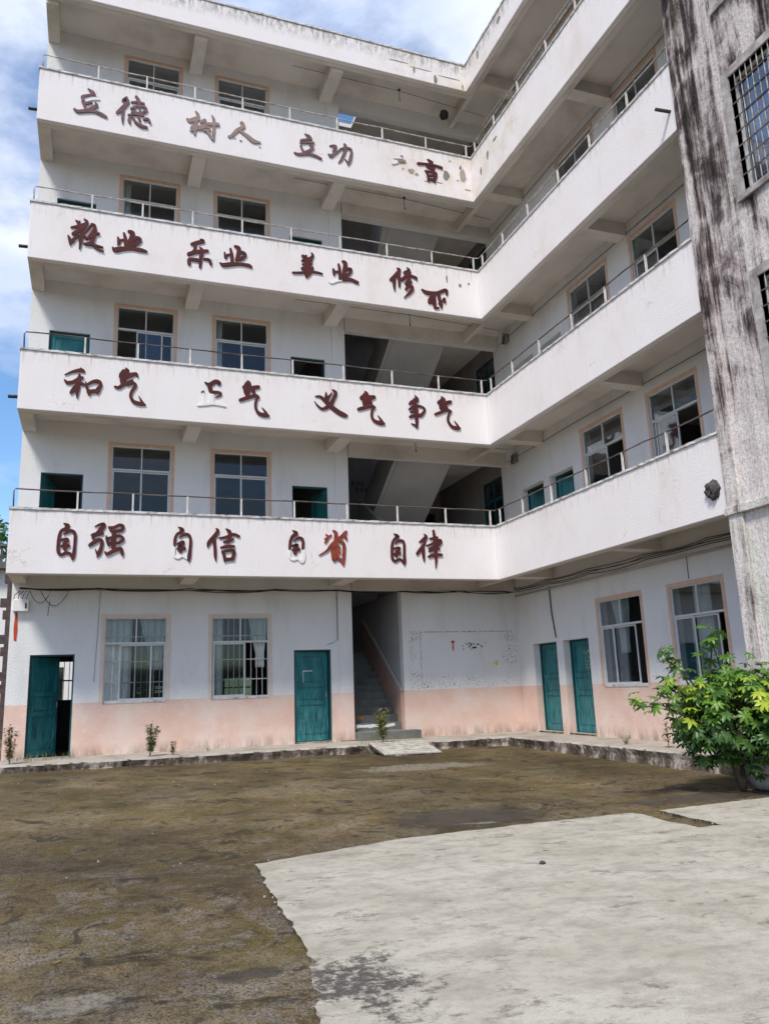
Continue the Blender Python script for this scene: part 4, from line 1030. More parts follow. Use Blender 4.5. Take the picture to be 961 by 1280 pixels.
mb = MB(TF); mb.box(7.33, 7.60, -0.05, -0.002, -0.6, 19); mb.build('corner_pilaster', 'stained', st_, 0.01, label='paler streaked corner strip')
mb = MB(TF); mb.box(7.30, 13.5, -0.085, -0.052, 3.22, 3.34); mb.box(7.61, 13.5, -0.0515, -0.001, 3.225, 3.335); mb.build('ledge', 'stained', st_, 0.008)
for z in (7.1, 10.4):
    pass
for k, (a, b_, c, d) in enumerate(th):
    w_ = MB(TF); e = 0.045
    w_.box(a, a+e, 0.10, 0.16, c, d); w_.box(b_-e, b_, 0.10, 0.16, c, d); w_.box(a+e, b_-e, 0.10, 0.16, c, c+e); w_.box(a+e, b_-e, 0.10, 0.16, d-e, d); w_.box((a+b_)/2-.02, (a+b_)/2+.02, 0.10, 0.15, c+e, d-e)
    wn = w_.build('window', 'alu', st_)
    g = MB(TF); g.box(a+e, b_-e, 0.125, 0.13, c+e, d-e); g.build('pane', 'glass', wn)
    g = MB(TF); q = 0.14
    g.box(a-q, a, -0.03, 0.09, c-0.03, d+q); g.box(b_, b_+q, -0.03, 0.09, c-0.03, d+q); g.box(a, b_, -0.032, 0.09, d, d+q); g.build('concrete_surround', 'tower_trim', wn)
    g = MB(TF); g.box(a-q, b_+q, -0.05, 0.09, c-0.13, c-0.032); g.build('sill', 'tower_trim', wn)
    nb = 12
    for j in range(1, nb):
        u = a+(b_-a)*j/nb
        g = MB(TF); g.tube([(u, 0.0, c), (u, 0.0, d)], 0.0085, 6); g.build('security_bar', 'iron', wn)
    for j in range(1, 8):
        z = c+(d-c)*j/8
        g = MB(TF); g.box(a-0.02, b_+0.02, -0.016, -0.009, z-0.010, z+0.010); g.build('security_bar', 'rust_rail', wn)
    if k != 1:
        c_ = MB(TF); rows = []
        for z in (c-0.05, d-0.55): rows.append([c_.p(a+0.02+(b_-a-0.04)*t/30, 0.22+0.03*math.sin(t*1.1), z) for t in range(31)])
        for t in range(30): c_.f.append([rows[0][t], rows[0][t+1], rows[1][t+1], rows[1][t]])
        o = c_.build('curtain', 'blue_cloth', wn, smooth=True); md = o.modifiers.new('solid', 'SOLIDIFY'); md.thickness = 0.004

# ------------------------------------------------------------------ cables, boxes, marks on the building
def sag(a, b, s, n=10):
    a = Vector(a); b = Vector(b)
    return [tuple(a.lerp(b, k/n)-Vector((0, 0, s*4*(k/n)*(1-k/n)))) for k in range(n+1)]
def cable(name, paths, r, label, cat='cable', mat='cable'):
    mb = MB()
    for p_ in paths: mb.tube(p_, r, 5)
    return tag(mb.build(name, mat, smooth=True), label, cat)
g = random.Random(5)
pl = []
xs = [-10.3, -8.8, -6.9, -5.0, -3.5, -1.9, -0.4, 1.1]
for k in range(4):
    path = []
    for a, b_ in zip(xs, xs[1:]):
        path += sag((a, 1.36-0.01*k, 3.17+g.uniform(-.02, .02)), (b_, 1.36-0.01*k, 3.17+g.uniform(-.02, .02)), g.uniform(0.0, 0.06), 6)[:-1]
    path.append((1.1, 1.34-0.01*k, 3.16))
    pl.append(path)
cable('cable_bundle', pl, 0.009, 'bundle of black cables sagging along the wall under the lowest gallery of the left wing')
pl = []
for k in range(4):
    path = []
    ys = [1.25, -0.3, -2.0, -3.9, -5.6, -7.3]
    for a, b_ in zip(ys, ys[1:]):
        path += sag((1.10-0.01*k, a, 3.15+0.035*k-0.022*a*0.0), (1.10-0.01*k, b_, 3.15+0.035*k+g.uniform(-.02, .02)), g.uniform(0.0, 0.05), 6)[:-1]
    path.append((1.08, -7.3, 3.17+0.03*k)); pl.append(path)
cable('cable_bundle', pl, 0.009, 'bundle of black cables along the wall under the lowest gallery of the right wing')
mb = MB(); mb.tube([(1.13, 1.3, 3.05), (1.13, -7.3, 3.05)], 0.022, 8)
tag(mb.build('conduit_pipe', 'pale_conduit', smooth=True), 'pale conduit pipe running just below the cables of the right wing', 'pipe')
cable('wire', [[(-8.74, 1.435, 3.2), (-8.76, 1.435, 2.4), (-8.80, 1.435, 1.25)]], 0.006, 'thin wire hanging down the wall left of the ground-floor windows', 'wire', 'pale_conduit')
cable('wire', [[(-3.53, 1.43, 3.2), (-3.53, 1.43, 2.05), (-3.62, 1.43, 1.98), (-3.78, 1.43, 1.93)]], 0.006, 'thin wire coming down to the corner of the closed green door', 'wire')
cable('wire', [[(1.185, -0.20, 3.1), (1.185, -0.22, 2.5), (1.185, -0.34, 1.9)], [(1.185, -0.24, 3.1), (1.185, -0.26, 2.5), (1.185, -0.36, 1.9)]], 0.007, 'pair of thin wires hanging between the two green doors of the right wing', 'wire')
cable('wire', [[(1.19, -4.9, 3.1), (1.19, -4.9, 2.64)]], 0.006, 'short wire above the rightmost ground-floor window', 'wire')
cable('wire', [sag((-10.1, 1.3, 3.1), (-9.7, 1.3, 3.12), 0.25, 8), sag((-9.9, 1.32, 3.12), (-9.35, 1.32, 3.14), 0.32, 8), [(-9.72, 1.31, 2.9), (-9.74, 1.3, 2.6)]], 0.007, 'tangled wire loops hanging beside the meter box', 'wire')
for i in range(1, 5):
    z = HB[i]-0.12 if i < 4 else 16.35
    cable('wire', [[(1.17, 1.3, z+0.12), (1.17, -2, z+0.16), (1.17, -7.3, z+0.14)]], 0.007, 'thin wire along the right wing under the %s' % ['', 'second gallery', 'third gallery', 'fourth gallery', 'roof'][i], 'wire')
    cable('wire', [[(-4.6, 0.72, z+0.36), (-1.6, 0.72, z+0.35), (1.0, 0.9, z+0.34)]], 0.006, 'thin wire across the ceiling before the stair hall under the %s' % ['', 'second gallery', 'third gallery', 'fourth gallery', 'roof'][i], 'wire')
    h_ = MB(); h_.lathe([(0.0, z+0.40), (0.035, z+0.40), (0.035, z+0.37), (0.0, z+0.37)], 12, (-1.65, 0.72)); h_.tube([(-1.65, 0.72, z+0.37), (-1.65, 0.72, z+0.06)], 0.008, 6); h_.tube([(-1.65, 0.72, z+0.10), (-1.65, 0.70, z+0.04)], 0.014, 8)
    tag(h_.build('lamp_holder', 'cable', smooth=False), 'bare lamp holder hanging from the ceiling before the stair hall on the %s floor' % ORD[i], 'lamp holder')
def lump(name, loc, r, mat, label, cat, sq=(1, 1, 1), hole=None):
    import bmesh
    bm = bmesh.new(); bmesh.ops.create_icosphere(bm, subdivisions=4, radius=1)
    for v_ in bm.verts:
        n_ = 1+0.30*noise.noise(v_.co*2.3+Vector(loc))+0.2*noise.noise(v_.co*7)+0.1*noise.noise(v_.co*17)
        if hole is not None:
            dd_ = (v_.co.normalized()-Vector(hole).normalized()).length
            if dd_ < 0.45: n_ *= 0.35+dd_
        v_.co = Vector((v_.co.x*sq[0], v_.co.y*sq[1], v_.co.z*sq[2]))*r*n_
    me_ = bpy.data.meshes.new(name); bm.to_mesh(me_); bm.free(); me_.polygons.foreach_set('use_smooth', [True]*len(me_.polygons)); me_.materials.append(MT[mat])
    o = bpy.data.objects.new(name, me_); o.location = loc; col.objects.link(o)
    return tag(o, label, cat)
lump('dark_nest', (-0.36, 0.7, 16.25), 0.12, 'cable', 'round black nest of wires hanging under the roof near the corner', 'nest')
lump('clay_lump', (-0.02, -7.03, 3.70), 0.135, 'stone', 'rough dark grey lump with a hole on the lowest parapet beside the stained building', 'lump', (0.6, 1, 1.05), (-1, 0.2, -0.1))
lump('stone', (-5.41, -10.41, gh(-5.41, -10.41)+0.022), 0.024, 'stone', 'small dark stone lying alone on the pale concrete slab', 'stone', (1.1, 0.8, 0.7))
for i in (1, 2):
    z = HB[i]+0.02
    t_ = thing('junction_box', 'grey junction box with tangled wires in the corner of the %s gallery' % ['', 'second', 'third'][i], 'junction box', (1.15, -0.05+0.9, z))
    b_ = MB(); b_.box(1.08, 1.19, 0.75, 0.95, z-0.16, z+0.06); b_.build('box', 'grey_plaster', t_, 0.01)
    b_ = MB(); [b_.tube(sag((1.08+g.uniform(-.06, .06), 0.78, z+0.08), (1.08, 0.96, z-0.1), g.uniform(.05, .18), 6), 0.007, 5) for _ in range(6)]; b_.build('wires', 'cable', t_)
mt_ = thing('meter_box', 'small white electric meter box high on the left end of the wall', 'meter box', (-10.27, 1.4, 2.85))
b_ = MB(); b_.box(-10.41, -10.11, 1.33, 1.448, 2.70, 2.94); b_.build('box', 'pale_paint', mt_, 0.01)
b_ = MB(); b_.box(-10.18, -10.15, 1.322, 1.331, 2.76, 2.86); b_.build('switch', 'black_paint', mt_)
b_ = MB(); [b_.tube([(-10.4+0.08*k, 1.35, 2.95), (-10.38+0.08*k, 1.3, 3.03), (-10.28+0.06*k, 1.36, 3.12)], 0.009, 5) for k in range(4)]; b_.build('wires', 'cable', mt_)
o = blob_plate('paper_strip', [(-10.355, 2.78), (-10.33, 2.80), (-10.315, 2.6), (-10.30, 2.3), (-10.315, 2.10), (-10.36, 2.12), (-10.375, 2.35), (-10.365, 2.6)], 1.448, 'red_paper', None, 0.006)
tag(o, 'torn narrow red paper strip pasted on the left end of the wall', 'paper strip')
def marks(name, mat, label, boxes):
    mb = MB()
    for k, (x, z, a, b_) in enumerate(boxes):
        p_ = jag(x, z, a, b_, 9, 0.3, k)
        i0 = [mb.p(q[0], 1.4465-0.0002*k, q[1]) for q in p_]; i1 = [mb.p(q[0], 1.45, q[1]) for q in p_]
        mb.f.append(i0)
        for j in range(9): mb.f.append([i0[j], i1[j], i1[(j+1) % 9], i0[(j+1) % 9]])
    return mb.build(name, mat, school)
marks('paint_mark', 'red_paper', '', [(-0.60, 1.95, 0.045, 0.035), (-0.60, 1.83, 0.022, 0.11)])
marks('paint_mark', 'black_paint', '', [(-0.02+g.uniform(-.32, .32), 1.84+g.uniform(-.10, .08), g.uniform(.008, .025), g.uniform(.008, .022)) for _ in range(22)]+[(-0.04, 1.80, 0.045, 0.02)])
marks('paint_mark', 'yellow_paint', '', [(0.55, 1.42, 0.03, 0.07)]+[(0.46+g.uniform(-.15, .1), 1.39+g.uniform(-.1, .1), .012, .012) for _ in range(9)])
mb = MB()
for k, (x, z) in enumerate([(-2.96, 0.42), (-2.86, 0.28), (-2.74, 0.14), (-2.66, 0.11)]):
    pass
# splashed paint on the lowest steps
for k, (x0, x1, y, z0, z1, m_) in enumerate([(-3.1, -2.15, 1.545, 0.02, 0.10, 'pale_paint'), (-2.98, -2.85, 1.79, 0.20, 0.28, 'orange_paint'), (-2.80, -2.66, 1.545, 0.02, 0.02, 'orange_paint')]):
    if z1 > z0:
        g2 = random.Random(k); n = 14
        q = MB(); tp = [(x0+(x1-x0)*j/n, z1+g2.uniform(-.015, .01)) for j in range(n+1)]; bt = [(x0+(x1-x0)*j/n, z0+g2.uniform(-.02, .02)) for j in range(n+1)]
        A = [q.p(x, y, z) for x, z in tp]; B = [q.p(x, y, z) for x, z in bt]
        for j in range(n): q.f.append([B[j], B[j+1], A[j+1], A[j]])
        q.build('paint_splash', m_, school)

# ------------------------------------------------------------------ plants
def leaflet(mb, base, dir_, side, nrm, ln, wd, droop=0.25):
    pr = [(0.0, 0.06), (0.35, 0.8), (0.62, 1.0), (0.85, 0.6), (1.0, 0.04)]
    L_, R_, C_ = [], [], []
    for t, ww in pr:
        c = base+dir_*ln*t-nrm*(droop*ln*t*t)
        C_.append(len(mb.v)); mb.v.append(tuple(c-nrm*0.06*wd))
        L_.append(len(mb.v)); mb.v.append(tuple(c-side*wd*ww*0.5))
        R_.append(len(mb.v)); mb.v.append(tuple(c+side*wd*ww*0.5))
    for k in range(len(pr)-1):
        mb.f.append([L_[k], C_[k], C_[k+1], L_[k+1]]); mb.f.append([C_[k], R_[k], R_[k+1], C_[k+1]])
def palmate(n, size, seed):
    g = random.Random(seed); mb = MB()
    for k in range(n):
        an = -2.5+5.0*k/(n-1)+g.uniform(-.08, .08)
        d = Vector((math.cos(an), math.sin(an), g.uniform(0.0, 0.12))).normalized(); s_ = Vector((-math.sin(an), math.cos(an), 0))
        ln = size*(1.0-0.22*abs(an)/2.5)*g.uniform(.9, 1.05)
        leaflet(mb, Vector((0, 0, 0)), d, s_, Vector((0, 0, 1)), ln, ln*0.36, g.uniform(.25, .5))
    mb.tube([(-size*0.75, 0, -size*0.22), (-size*0.3, 0, -0.02), (0, 0, 0)], size*0.018, 4)
    return mb
LM = {}
for mk in ('leaf_dark', 'leaf_mid', 'leaf_young'):
    for s_ in range(3):
        mb = palmate(7+s_ % 2, 1.0, s_)
        me_ = bpy.data.meshes.new('leaf'); me_.from_pydata(mb.v, [], mb.f); me_.materials.append(MT[mk]); me_.update()
        LM[(mk, s_)] = (me_, mb)
shrub = thing('garden_shrub', 'bushy green shrub with hand-shaped leaves, yellow-green at its top, growing by the pot', 'shrub', (-0.86, -7.8, gh(-0.86, -7.8)))
g = random.Random(21)
base = Vector((-0.86, -7.8, gh(-0.86, -7.8)-0.05))
tips = []
def branch(a, b, r0, r1, parent, name='branch', bend=0.08):
    n = 6; pts = []
    side = Vector((g.uniform(-1, 1), g.uniform(-1, 1), 0))*bend*(b-a).length
    for k in range(n+1):
        t = k/n; pts.append(tuple(a.lerp(b, t)+side*math.sin(t*3.14)+Vector((0, 0, 0.10*(b-a).length*math.sin(t*3.14)))))
    m_ = MB(); m_.tube(pts, r0, 6, r1); m_.build(name, 'bark', parent, smooth=True)
    return pts
fork = base+Vector((-0.14, -0.05, 0.42))
branch(base, fork, 0.045, 0.032, shrub, 'trunk', 0.1)
branch(base+Vector((0.05, 0.05, 0)), fork+Vector((0.12, 0.1, 0.15)), 0.035, 0.025, shrub, 'trunk', 0.2)
cc = Vector((-0.97, -7.95, 0.42))
rad = Vector((0.98, 0.75, 0.74))
targets = []
targets.append((Vector((-2.62, -8.05, 0.60)), 'leaf_young')); targets.append((Vector((-2.35, -8.05, 0.62)), 'leaf_dark')); targets.append((Vector((-2.15, -7.95, 0.70)), 'leaf_mid'))
targets.append((Vector((-2.05, -8.0, 1.16)), 'leaf_dark')); targets.append((Vector((-1.85, -8.0, 1.10)), 'leaf_dark')); targets.append((Vector((-1.95, -7.9, 0.85)), 'leaf_dark'))
targets.append((Vector((-1.10, -7.9, 1.46)), 'leaf_mid')); targets.append((Vector((-1.18, -7.9, 1.34)), 'leaf_mid'))
for q in range(26):
    a1 = g.uniform(0, 6.283); el = g.uniform(-0.75, 1.3)
    d = Vector((math.cos(a1)*math.cos(el), math.sin(a1)*math.cos(el), math.sin(el)))
    tg = cc+Vector((d.x*rad.x, d.y*rad.y, d.z*rad.z))*g.uniform(0.55, 0.92)
    if tg.x > -0.2: tg.x = -0.2-g.uniform(0, 0.2)
    targets.append((tg, None))
nleaf = 0
stuff = {'leaf_dark': MB(), 'leaf_mid': MB()}
def put_leaf(pos_, out, size, mk):
    global nleaf
    x = out.normalized(); zt = Vector((g.uniform(-.35, .35), g.uniform(-.5, .2), 1)).normalized()
    x = (x-zt*x.dot(zt)).normalized() if (x-zt*x.dot(zt)).length > 0.05 else Vector((1, 0, 0))
    if g.random() < 0.65:                                     # tilt outwards and down
        ax_ = x.cross(zt); q_ = Matrix.Rotation(-g.uniform(0.15, 0.95), 3, ax_); x = q_ @ x; zt = q_ @ zt
    y = zt.cross(x)
    rm = Matrix((x, y, zt)).transposed().to_4x4()
    me_, mb0 = LM[(mk, g.randrange(3))]
    M_ = Matrix.Translation(pos_) @ rm @ Matrix.Scale(size, 4)
    if nleaf < 300:
        o = bpy.data.objects.new('leaf', me_); col.objects.link(o)
        o.parent = shrub; o.matrix_parent_inverse = Matrix.Translation(-Vector(shrub.location)); o.matrix_basis = M_
        nleaf += 1
    else:
        sb = stuff['leaf_mid' if mk != 'leaf_dark' else 'leaf_dark']; k0 = len(sb.v)
        sb.v += [tuple(M_ @ Vector(v_)) for v_ in mb0.v]; sb.f += [[k0+i_ for i_ in f_] for f_ in mb0.f]
spots = []
for tg, mk in targets:
    pts = branch(fork, tg, 0.02, 0.007, shrub)
    out = (tg-fork)
    for k in range(17 if mk is None else 9):
        t = 1-abs(g.gauss(0, 0.28)) if k > 2 else 1.0
        t = max(0.25, t); i_ = t*6; a_ = Vector(pts[int(min(i_, 5))]); b_ = Vector(pts[int(min(i_, 5))+1])
        p_ = a_.lerp(b_, i_-int(min(i_, 5)))
        o_ = Vector((g.uniform(-1, 1), g.uniform(-1, 1), g.uniform(-0.4, 0.8))).normalized()
        p2 = p_+o_*g.uniform(0.06, 0.2)
        if p2.x > -0.12: p2.x = -0.12
        hgt = (p2.z-cc.z)/rad.z
        if mk and k < 6: m2 = mk
        elif hgt > 0.3 and g.random() < 0.55: m2 = 'leaf_young'
        elif hgt > -0.1 and g.random() < 0.5: m2 = 'leaf_mid'
        else: m2 = 'leaf_dark'
        spots.append((p2, o_+out.normalized()*0.6, g.uniform(0.09, 0.135), m2))
for q in range(1000):
    a1 = g.uniform(0, 6.283); el = math.asin(g.uniform(-0.95, 1)); d = Vector((math.cos(a1)*math.cos(el), math.sin(a1)*math.cos(el), math.sin(el)))
    rr = g.uniform(0.35, 1.0)**0.5*(1+0.28*noise.noise(d*2.1))
    p2 = cc+Vector((0.1+d.x*rad.x, d.y*rad.y, d.z*rad.z))*rr if False else cc+Vector((0.12+d.x*rad.x*rr, d.y*rad.y*rr, d.z*rad.z*rr))
    if noise.noise(p2*2.6) < -0.2: continue
    if p2.x > -0.12: p2.x = -0.12-g.uniform(0, .1)
    hgt = (p2.z-cc.z)/rad.z
    m2 = 'leaf_young' if hgt > 0.2 and noise.noise(p2*1.9+Vector((3, 1, 2))) > 0.02 else ('leaf_mid' if (hgt > -0.2 and g.random() < 0.55) else 'leaf_dark')
    spots.append((p2, d+Vector((0, -0.3, 0)), g.uniform(0.08, 0.135), m2))
spots.sort(key=lambda s_: (s_[0]-CAM).length-0.8*(s_[2]))
for s_ in spots: put_leaf(*s_)
for mk, sb in stuff.items():
    if sb.f: sb.build('inner_leaves', mk, shrub, kind='stuff')

pot = thing('plant_pot', 'large round white cement pot half hidden under the shrub at the right edge', 'plant pot', (-0.42, -7.95, gh(-0.4, -7.95)))
z0 = gh(-0.4, -7.95)
b_ = MB(); b_.lathe([(0.20, z0-0.01), (0.27, z0), (0.33, z0+0.10), (0.365, z0+0.28), (0.36, z0+0.36), (0.395, z0+0.37), (0.395, z0+0.42), (0.34, z0+0.42), (0.33, z0+0.33), (0.0, z0+0.33)], 32, (-0.46, -7.95))
b_.build('pot', 'pot', pot, smooth=True)
b_ = MB(); b_.lathe([(0.0, z0+0.331), (0.31, z0+0.335), (0.0, z0+0.37)], 20, (-0.46, -7.95)); b_.build('soil', 'soil', pot)

def weed(name, x, y, z, h, wd, n, label, mats=('leaf_weed',), ls=0.035, stems=4, seed=0, cat='weed'):
    t_ = thing(name, label, cat, (x, y, z)); g = random.Random(seed)
    sm = MB(); lv = {m_: MB() for m_ in mats}
    for s_ in range(stems):
        an = g.uniform(0, 6.28); lean = g.uniform(0.0, 1.0)*wd
        P_ = [Vector((x, y, z-0.01)).lerp(Vector((x+math.cos(an)*lean, y+math.sin(an)*lean*0.6, z+h*g.uniform(.65, 1))), k/6)+Vector((g.uniform(-.006, .006), g.uniform(-.006, .006), 0)) for k in range(7)]
        sm.tube([tuple(q) for q in P_], 0.004, 4, 0.0015)
        for k in range(n//stems):
            t = g.uniform(0.15, 1)*6; i_ = min(int(t), 5); p_ = P_[i_].lerp(P_[i_+1], t-i_)
            a2 = g.uniform(0, 6.28); d = Vector((math.cos(a2), math.sin(a2), g.uniform(0.1, 1.1))).normalized(); sd_ = d.cross(Vector((0, 0, 1))).normalized()
            tw = g.uniform(0.0, wd*0.45*(1.15-t/6)); e_ = p_+d*tw
            if tw > 0.03: sm.tube([tuple(p_), tuple(e_)], 0.002, 3)
            leaflet(lv[g.choice(mats)], e_, d, sd_, sd_.cross(d).normalized(), ls*g.uniform(.9, 1.8), ls*0.6, 0.2)
    sm.build('stem', 'bark' if 'leaf_dry' in mats else 'leaf_weed', t_)
    for m_, b_ in lv.items():
        if b_.f: b_.build('foliage', m_, t_)
    return t_
weed('weed', -10.2, 0.28, -0.22, 0.72, 0.17, 520, 'tall straggly reddish weed at the kerb left of the open green door', ('leaf_weed', 'leaf_dry'), 0.045, 6, 1)
weed('weed', -7.72, 0.3, -0.22, 0.66, 0.19, 800, 'bushy grey-green weed on the terrace below the leftmost ground-floor window', ('leaf_weed',), 0.04, 6, 2)
weed('weed', -7.29, 0.3, -0.22, 0.27, 0.11, 260, 'small weed just right of the bushy grey-green one', ('leaf_weed',), 0.03, 4, 3)
weed('weed', -2.9, 0.3, -0.23, 0.74, 0.30, 360, 'clump of weeds with yellow leaves growing before the stairs', ('leaf_weed', 'leaf_young', 'leaf_dry'), 0.06, 8, 4)
weed('weed', 0.4, -4.85, -0.25, 0.48, 0.10, 70, 'thin reddish weed on the right-wing terrace next to the shrub', ('leaf_dry',), 0.05, 3, 5)
weed('weed', 0.35, -3.75, -0.25, 0.16, 0.14, 70, 'low dry weeds on the right-wing terrace', ('leaf_dry', 'leaf_weed'), 0.03, 8, 6)
weed('weed', -6.55, 0.75, -0.22, 0.12, 0.05, 20, 'tiny sprig of weed on the terrace under the second ground-floor window', ('leaf_weed',), 0.03, 3, 7)
def tuft(x, y, z, h, wd, n, label, seed):
    g = random.Random(seed); mb = MB()
    for k in range(n):
        a_ = g.uniform(0, 6.28); bx = x+g.gauss(0, wd); by = y+g.gauss(0, wd*0.35); hh = h*g.uniform(.4, 1); ln = hh*0.5
        p0 = Vector((bx, by, z-0.01)); p1 = Vector((bx+math.cos(a_)*ln*0.3, by+math.sin(a_)*ln*0.3, z+hh*0.7)); p2 = Vector((bx+math.cos(a_)*ln, by+math.sin(a_)*ln, z+hh))
        s_ = Vector((-math.sin(a_), math.cos(a_), 0))*0.004
        i_ = [len(mb.v)+q for q in range(5)]; mb.v += [tuple(p0-s_), tuple(p0+s_), tuple(p1+s_*.7), tuple(p1-s_*.7), tuple(p2)]
        mb.f += [[i_[0], i_[1], i_[2], i_[3]], [i_[3], i_[2], i_[4]]]
    o = mb.build('grass', 'leaf_weed', kind='stuff'); o['label'] = label
tuft(-9.75, 0.85, -0.22, 0.17, 0.28, 90, 'thin green grass growing in front of the open green door', 1)
tuft(-9.2, 1.1, -0.22, 0.14, 0.10, 30, 'few grass blades at the right jamb of the open green door', 2)
tuft(-3.0, 0.12, -0.24, 0.14, 0.30, 80, 'short grass at the kerb below the stairs', 3)
g = random.Random(9)
for k in range(14):
    x, y = [(-5.1, -10.0), (-2.35, -8.15), (-3.3, -6.6), (-4.4, -5.0), (-2.5, -4.6), (-6.5, -5.6), (-3.8, -7.2), (-9.0, -11.3), (-1.9, -6.3), (-7.2, -3.2), (-8.9, -12.3), (-4.9, -2.6), (-8.2, -7.5), (-2.9, -8.0)][k]
    mb = MB(); an = g.uniform(0, 6.28); d = Vector((math.cos(an), math.sin(an), 0)); s_ = Vector((-d.y, d.x, 0))
    leaflet(mb, Vector((x, y, gh(x, y)+(0.032 if k == 0 else 0.012))), d, s_, Vector((0, 0, 1)), 0.06, 0.034, -0.1)
    tag(mb.build('fallen_leaf', 'leaf_dry' if k % 2 else 'leaf_young'), 'small dry fallen leaf lying on the courtyard ground', 'leaf', 'fallen leaves scattered on the courtyard')

g = random.Random(31)
mb = MB()
for k in range(420):
    w_ = g.random()
    if w_ < 0.4: x = g.uniform(-10.5, -0.2); y = -0.02-abs(g.gauss(0, 0.12)); z = gh(x, y)
    elif w_ < 0.7:
        q = g.randrange(len(poly)); x, y = poly[q]; x += g.gauss(0, .05); y += g.gauss(0, .05); z = gh(x, y)+0.006
        if y < -14 or x > -0.2: continue
    else: x = g.uniform(-10.5, -1); y = g.uniform(-12.5, -0.5); z = gh(x, y)
    s_ = g.uniform(0.004, 0.014); k0 = len(mb.v)
    for j in range(5): mb.v.append((x+s_*math.cos(1.256*j)*g.uniform(.7, 1.2), y+s_*math.sin(1.256*j)*g.uniform(.7, 1.2), z-0.002))
    for j in range(5): mb.v.append((x+s_*.7*math.cos(1.256*j), y+s_*.7*math.sin(1.256*j), z+s_*g.uniform(.5, 1.0)))
    mb.f += [[k0+j, k0+(j+1) % 5, k0+5+(j+1) % 5, k0+5+j] for j in range(5)]+[[k0+5, k0+6, k0+7, k0+8, k0+9]]
mb.build('pebbles', 'cement', kind='stuff')['label'] = 'scattered small pebbles and crumbs of cement on the courtyard'

# ------------------------------------------------------------------ neighbours behind, left edge
nb = thing('neighbour_house', 'white house with a dark balustrade far behind the left end of the school', 'house', (-16, 24, -0.5))
mb = MB(); holed(mb, -24, -8, -0.5, 7.0, 0, 0.3, []) if False else None
HF = (Vector((0, 22, 0)), Vector((1, 0, 0)), Vector((0, 1, 0)))
mb = MB(HF); holed(mb, -24, -7.0, -0.5, 6.6, 0, 0.25, [(-21+3.2*k, -19.6+3.2*k, zz, zz+1.5) for k in range(4) for zz in (0.8, 4.0)]); mb.build('wall', 'pale_paint', nb)
mb = MB(HF); mb.box(-24, -7.0, 6, 6.25, -0.5, 6.6); mb.build('wall', 'pale_paint', nb)
mb = MB(HF); mb.box(-24, -23.75, 0.26, 5.99, -0.5, 6.6); mb.build('wall', 'pale_paint', nb)
mb = MB(HF); mb.box(-7.25, -7.0, 0.26, 5.99, -0.5, 6.6); mb.build('wall', 'pale_paint', nb)
for k in range(4):
    for zz in (0.8, 4.0):
        mb = MB(HF); a_ = -21+3.2*k; mb.box(a_, a_+1.4, 0.12, 0.14, zz, zz+1.5); wn = mb.build('window', 'glass', nb)
        mb = MB(HF); mb.box(a_+0.67, a_+0.73, 0.08, 0.118, zz, zz+1.5); mb.build('frame', 'alu', wn)
mb = MB(HF); mb.box(-24.4, -6.8, -0.5, 6.4, 6.6, 6.9); mb.build('roof', 'roof_tile', nb)
for k in range(66):
    mb = MB(HF); x = -24+0.26*k; mb.box(x, x+0.1, -0.3, -0.2, 6.9, 7.6); mb.build('baluster', 'dark_brick', nb)
mb = MB(HF); mb.box(-24.1, -6.9, -0.34, -0.16, 7.602, 7.72); mb.build('balustrade_rail', 'roof_tile', nb)
vt = thing('vent_block_pillar', 'narrow dark pillar of pierced blocks behind the left end of the school', 'pillar', (-11.9, 14, -0.5))
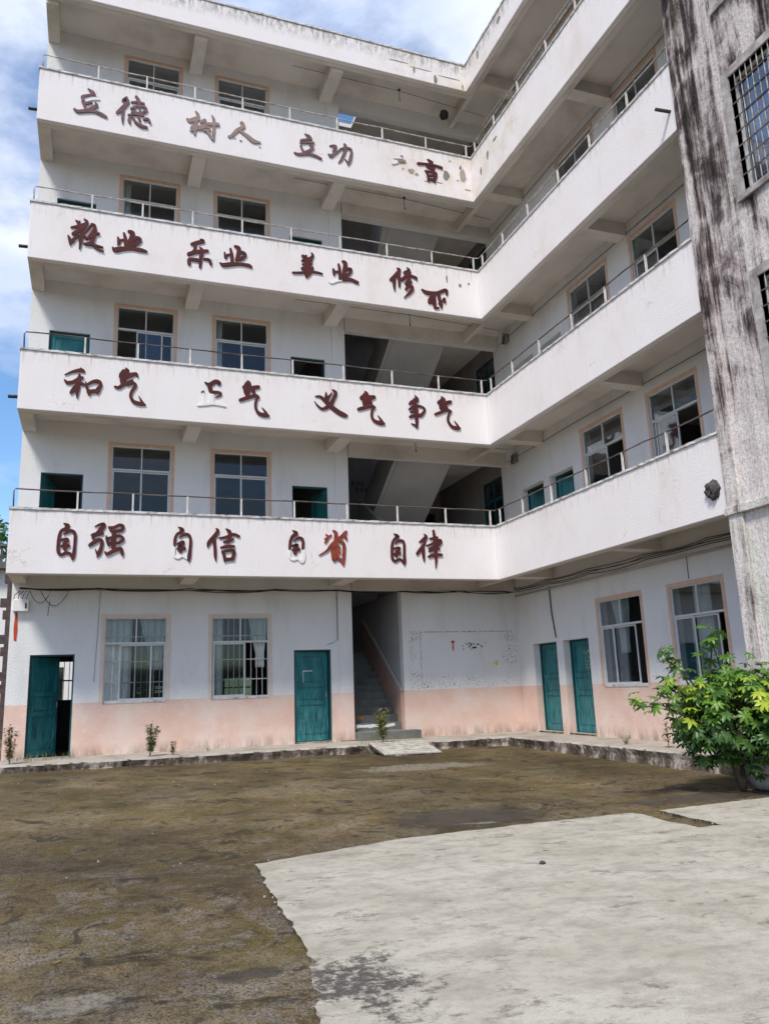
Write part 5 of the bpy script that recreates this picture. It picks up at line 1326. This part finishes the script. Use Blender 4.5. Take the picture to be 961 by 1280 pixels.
for k in range(14):
    z = -0.5+0.42*k
    mb = MB(); mb.box(-11.72-0.1*(k%3), -11.42, 14, 14.25, z, z+0.30); mb.build('block', 'dark_brick', vt)
    mb = MB(); mb.box(-11.72, -11.5, 14.001, 14.249, z+0.30, z+0.42); mb.build('spacer', 'dark_brick', vt)
def far_tree(x, y, h, r, seed, label):
    t_ = thing('tree', label, 'tree', (x, y, -0.5)); g = random.Random(seed)
    m_ = MB(); m_.tube([(x, y, -0.6), (x+0.2, y, h*0.4), (x, y, h*0.8)], 0.35, 8, 0.12); m_.build('trunk', 'bark', t_, smooth=True)
    m_ = MB()
    for k in range(2600):
        d = Vector((g.gauss(0, 1), g.gauss(0, 1), g.gauss(0, 1))).normalized()
        rr = r*g.uniform(0.5, 1)**0.5*(1+0.35*noise.noise(d*2+Vector((seed, 0, 0))))
        c = Vector((x, y, h-r*0.7))+Vector((d.x*rr, d.y*rr, d.z*rr*0.8)); s_ = 0.17*g.uniform(.6, 1.4)
        a_ = Vector((g.uniform(-1, 1), g.uniform(-1, 1), g.uniform(-.4, .4))).normalized(); b_ = a_.cross(d).normalized()
        i_ = len(m_.v); m_.v += [tuple(c-a_*s_), tuple(c-b_*s_*.6), tuple(c+a_*s_), tuple(c+b_*s_*.6)]; m_.f.append([i_, i_+1, i_+2, i_+3])
    m_.build('crown', 'leaf_dark', t_)
far_tree(-15.5, 33, 11.2, 3.4, 1, 'dark green tree rising above the balustrade of the far house')
far_tree(-22, 36, 10.5, 3.2, 2, 'tree hidden mostly beyond the left edge, behind the far house')
far_tree(-7, 15, 3.6, 1.6, 3, 'small tree behind the school seen through the ground-floor windows')
# distant hills
hl = MB(); n = 60
rows = []
for j in range(7):
    row = []
    for k in range(n):
        an = 6.283*k/n; rr = 260+j*40
        z = -1+ (0 if j == 0 else (14+10*noise.noise((math.cos(an)*2, math.sin(an)*2, j*0.3)))*math.sin(min(1, j/4)*1.57))
        row.append(hl.p(rr*math.cos(an), rr*math.sin(an), z))
    rows.append(row)
for A, B in zip(rows, rows[1:]):
    for k in range(n): hl.f.append([A[k], A[(k+1) % n], B[(k+1) % n], B[k]])
hl.build('hills', 'hill_green', kind='structure', smooth=True)
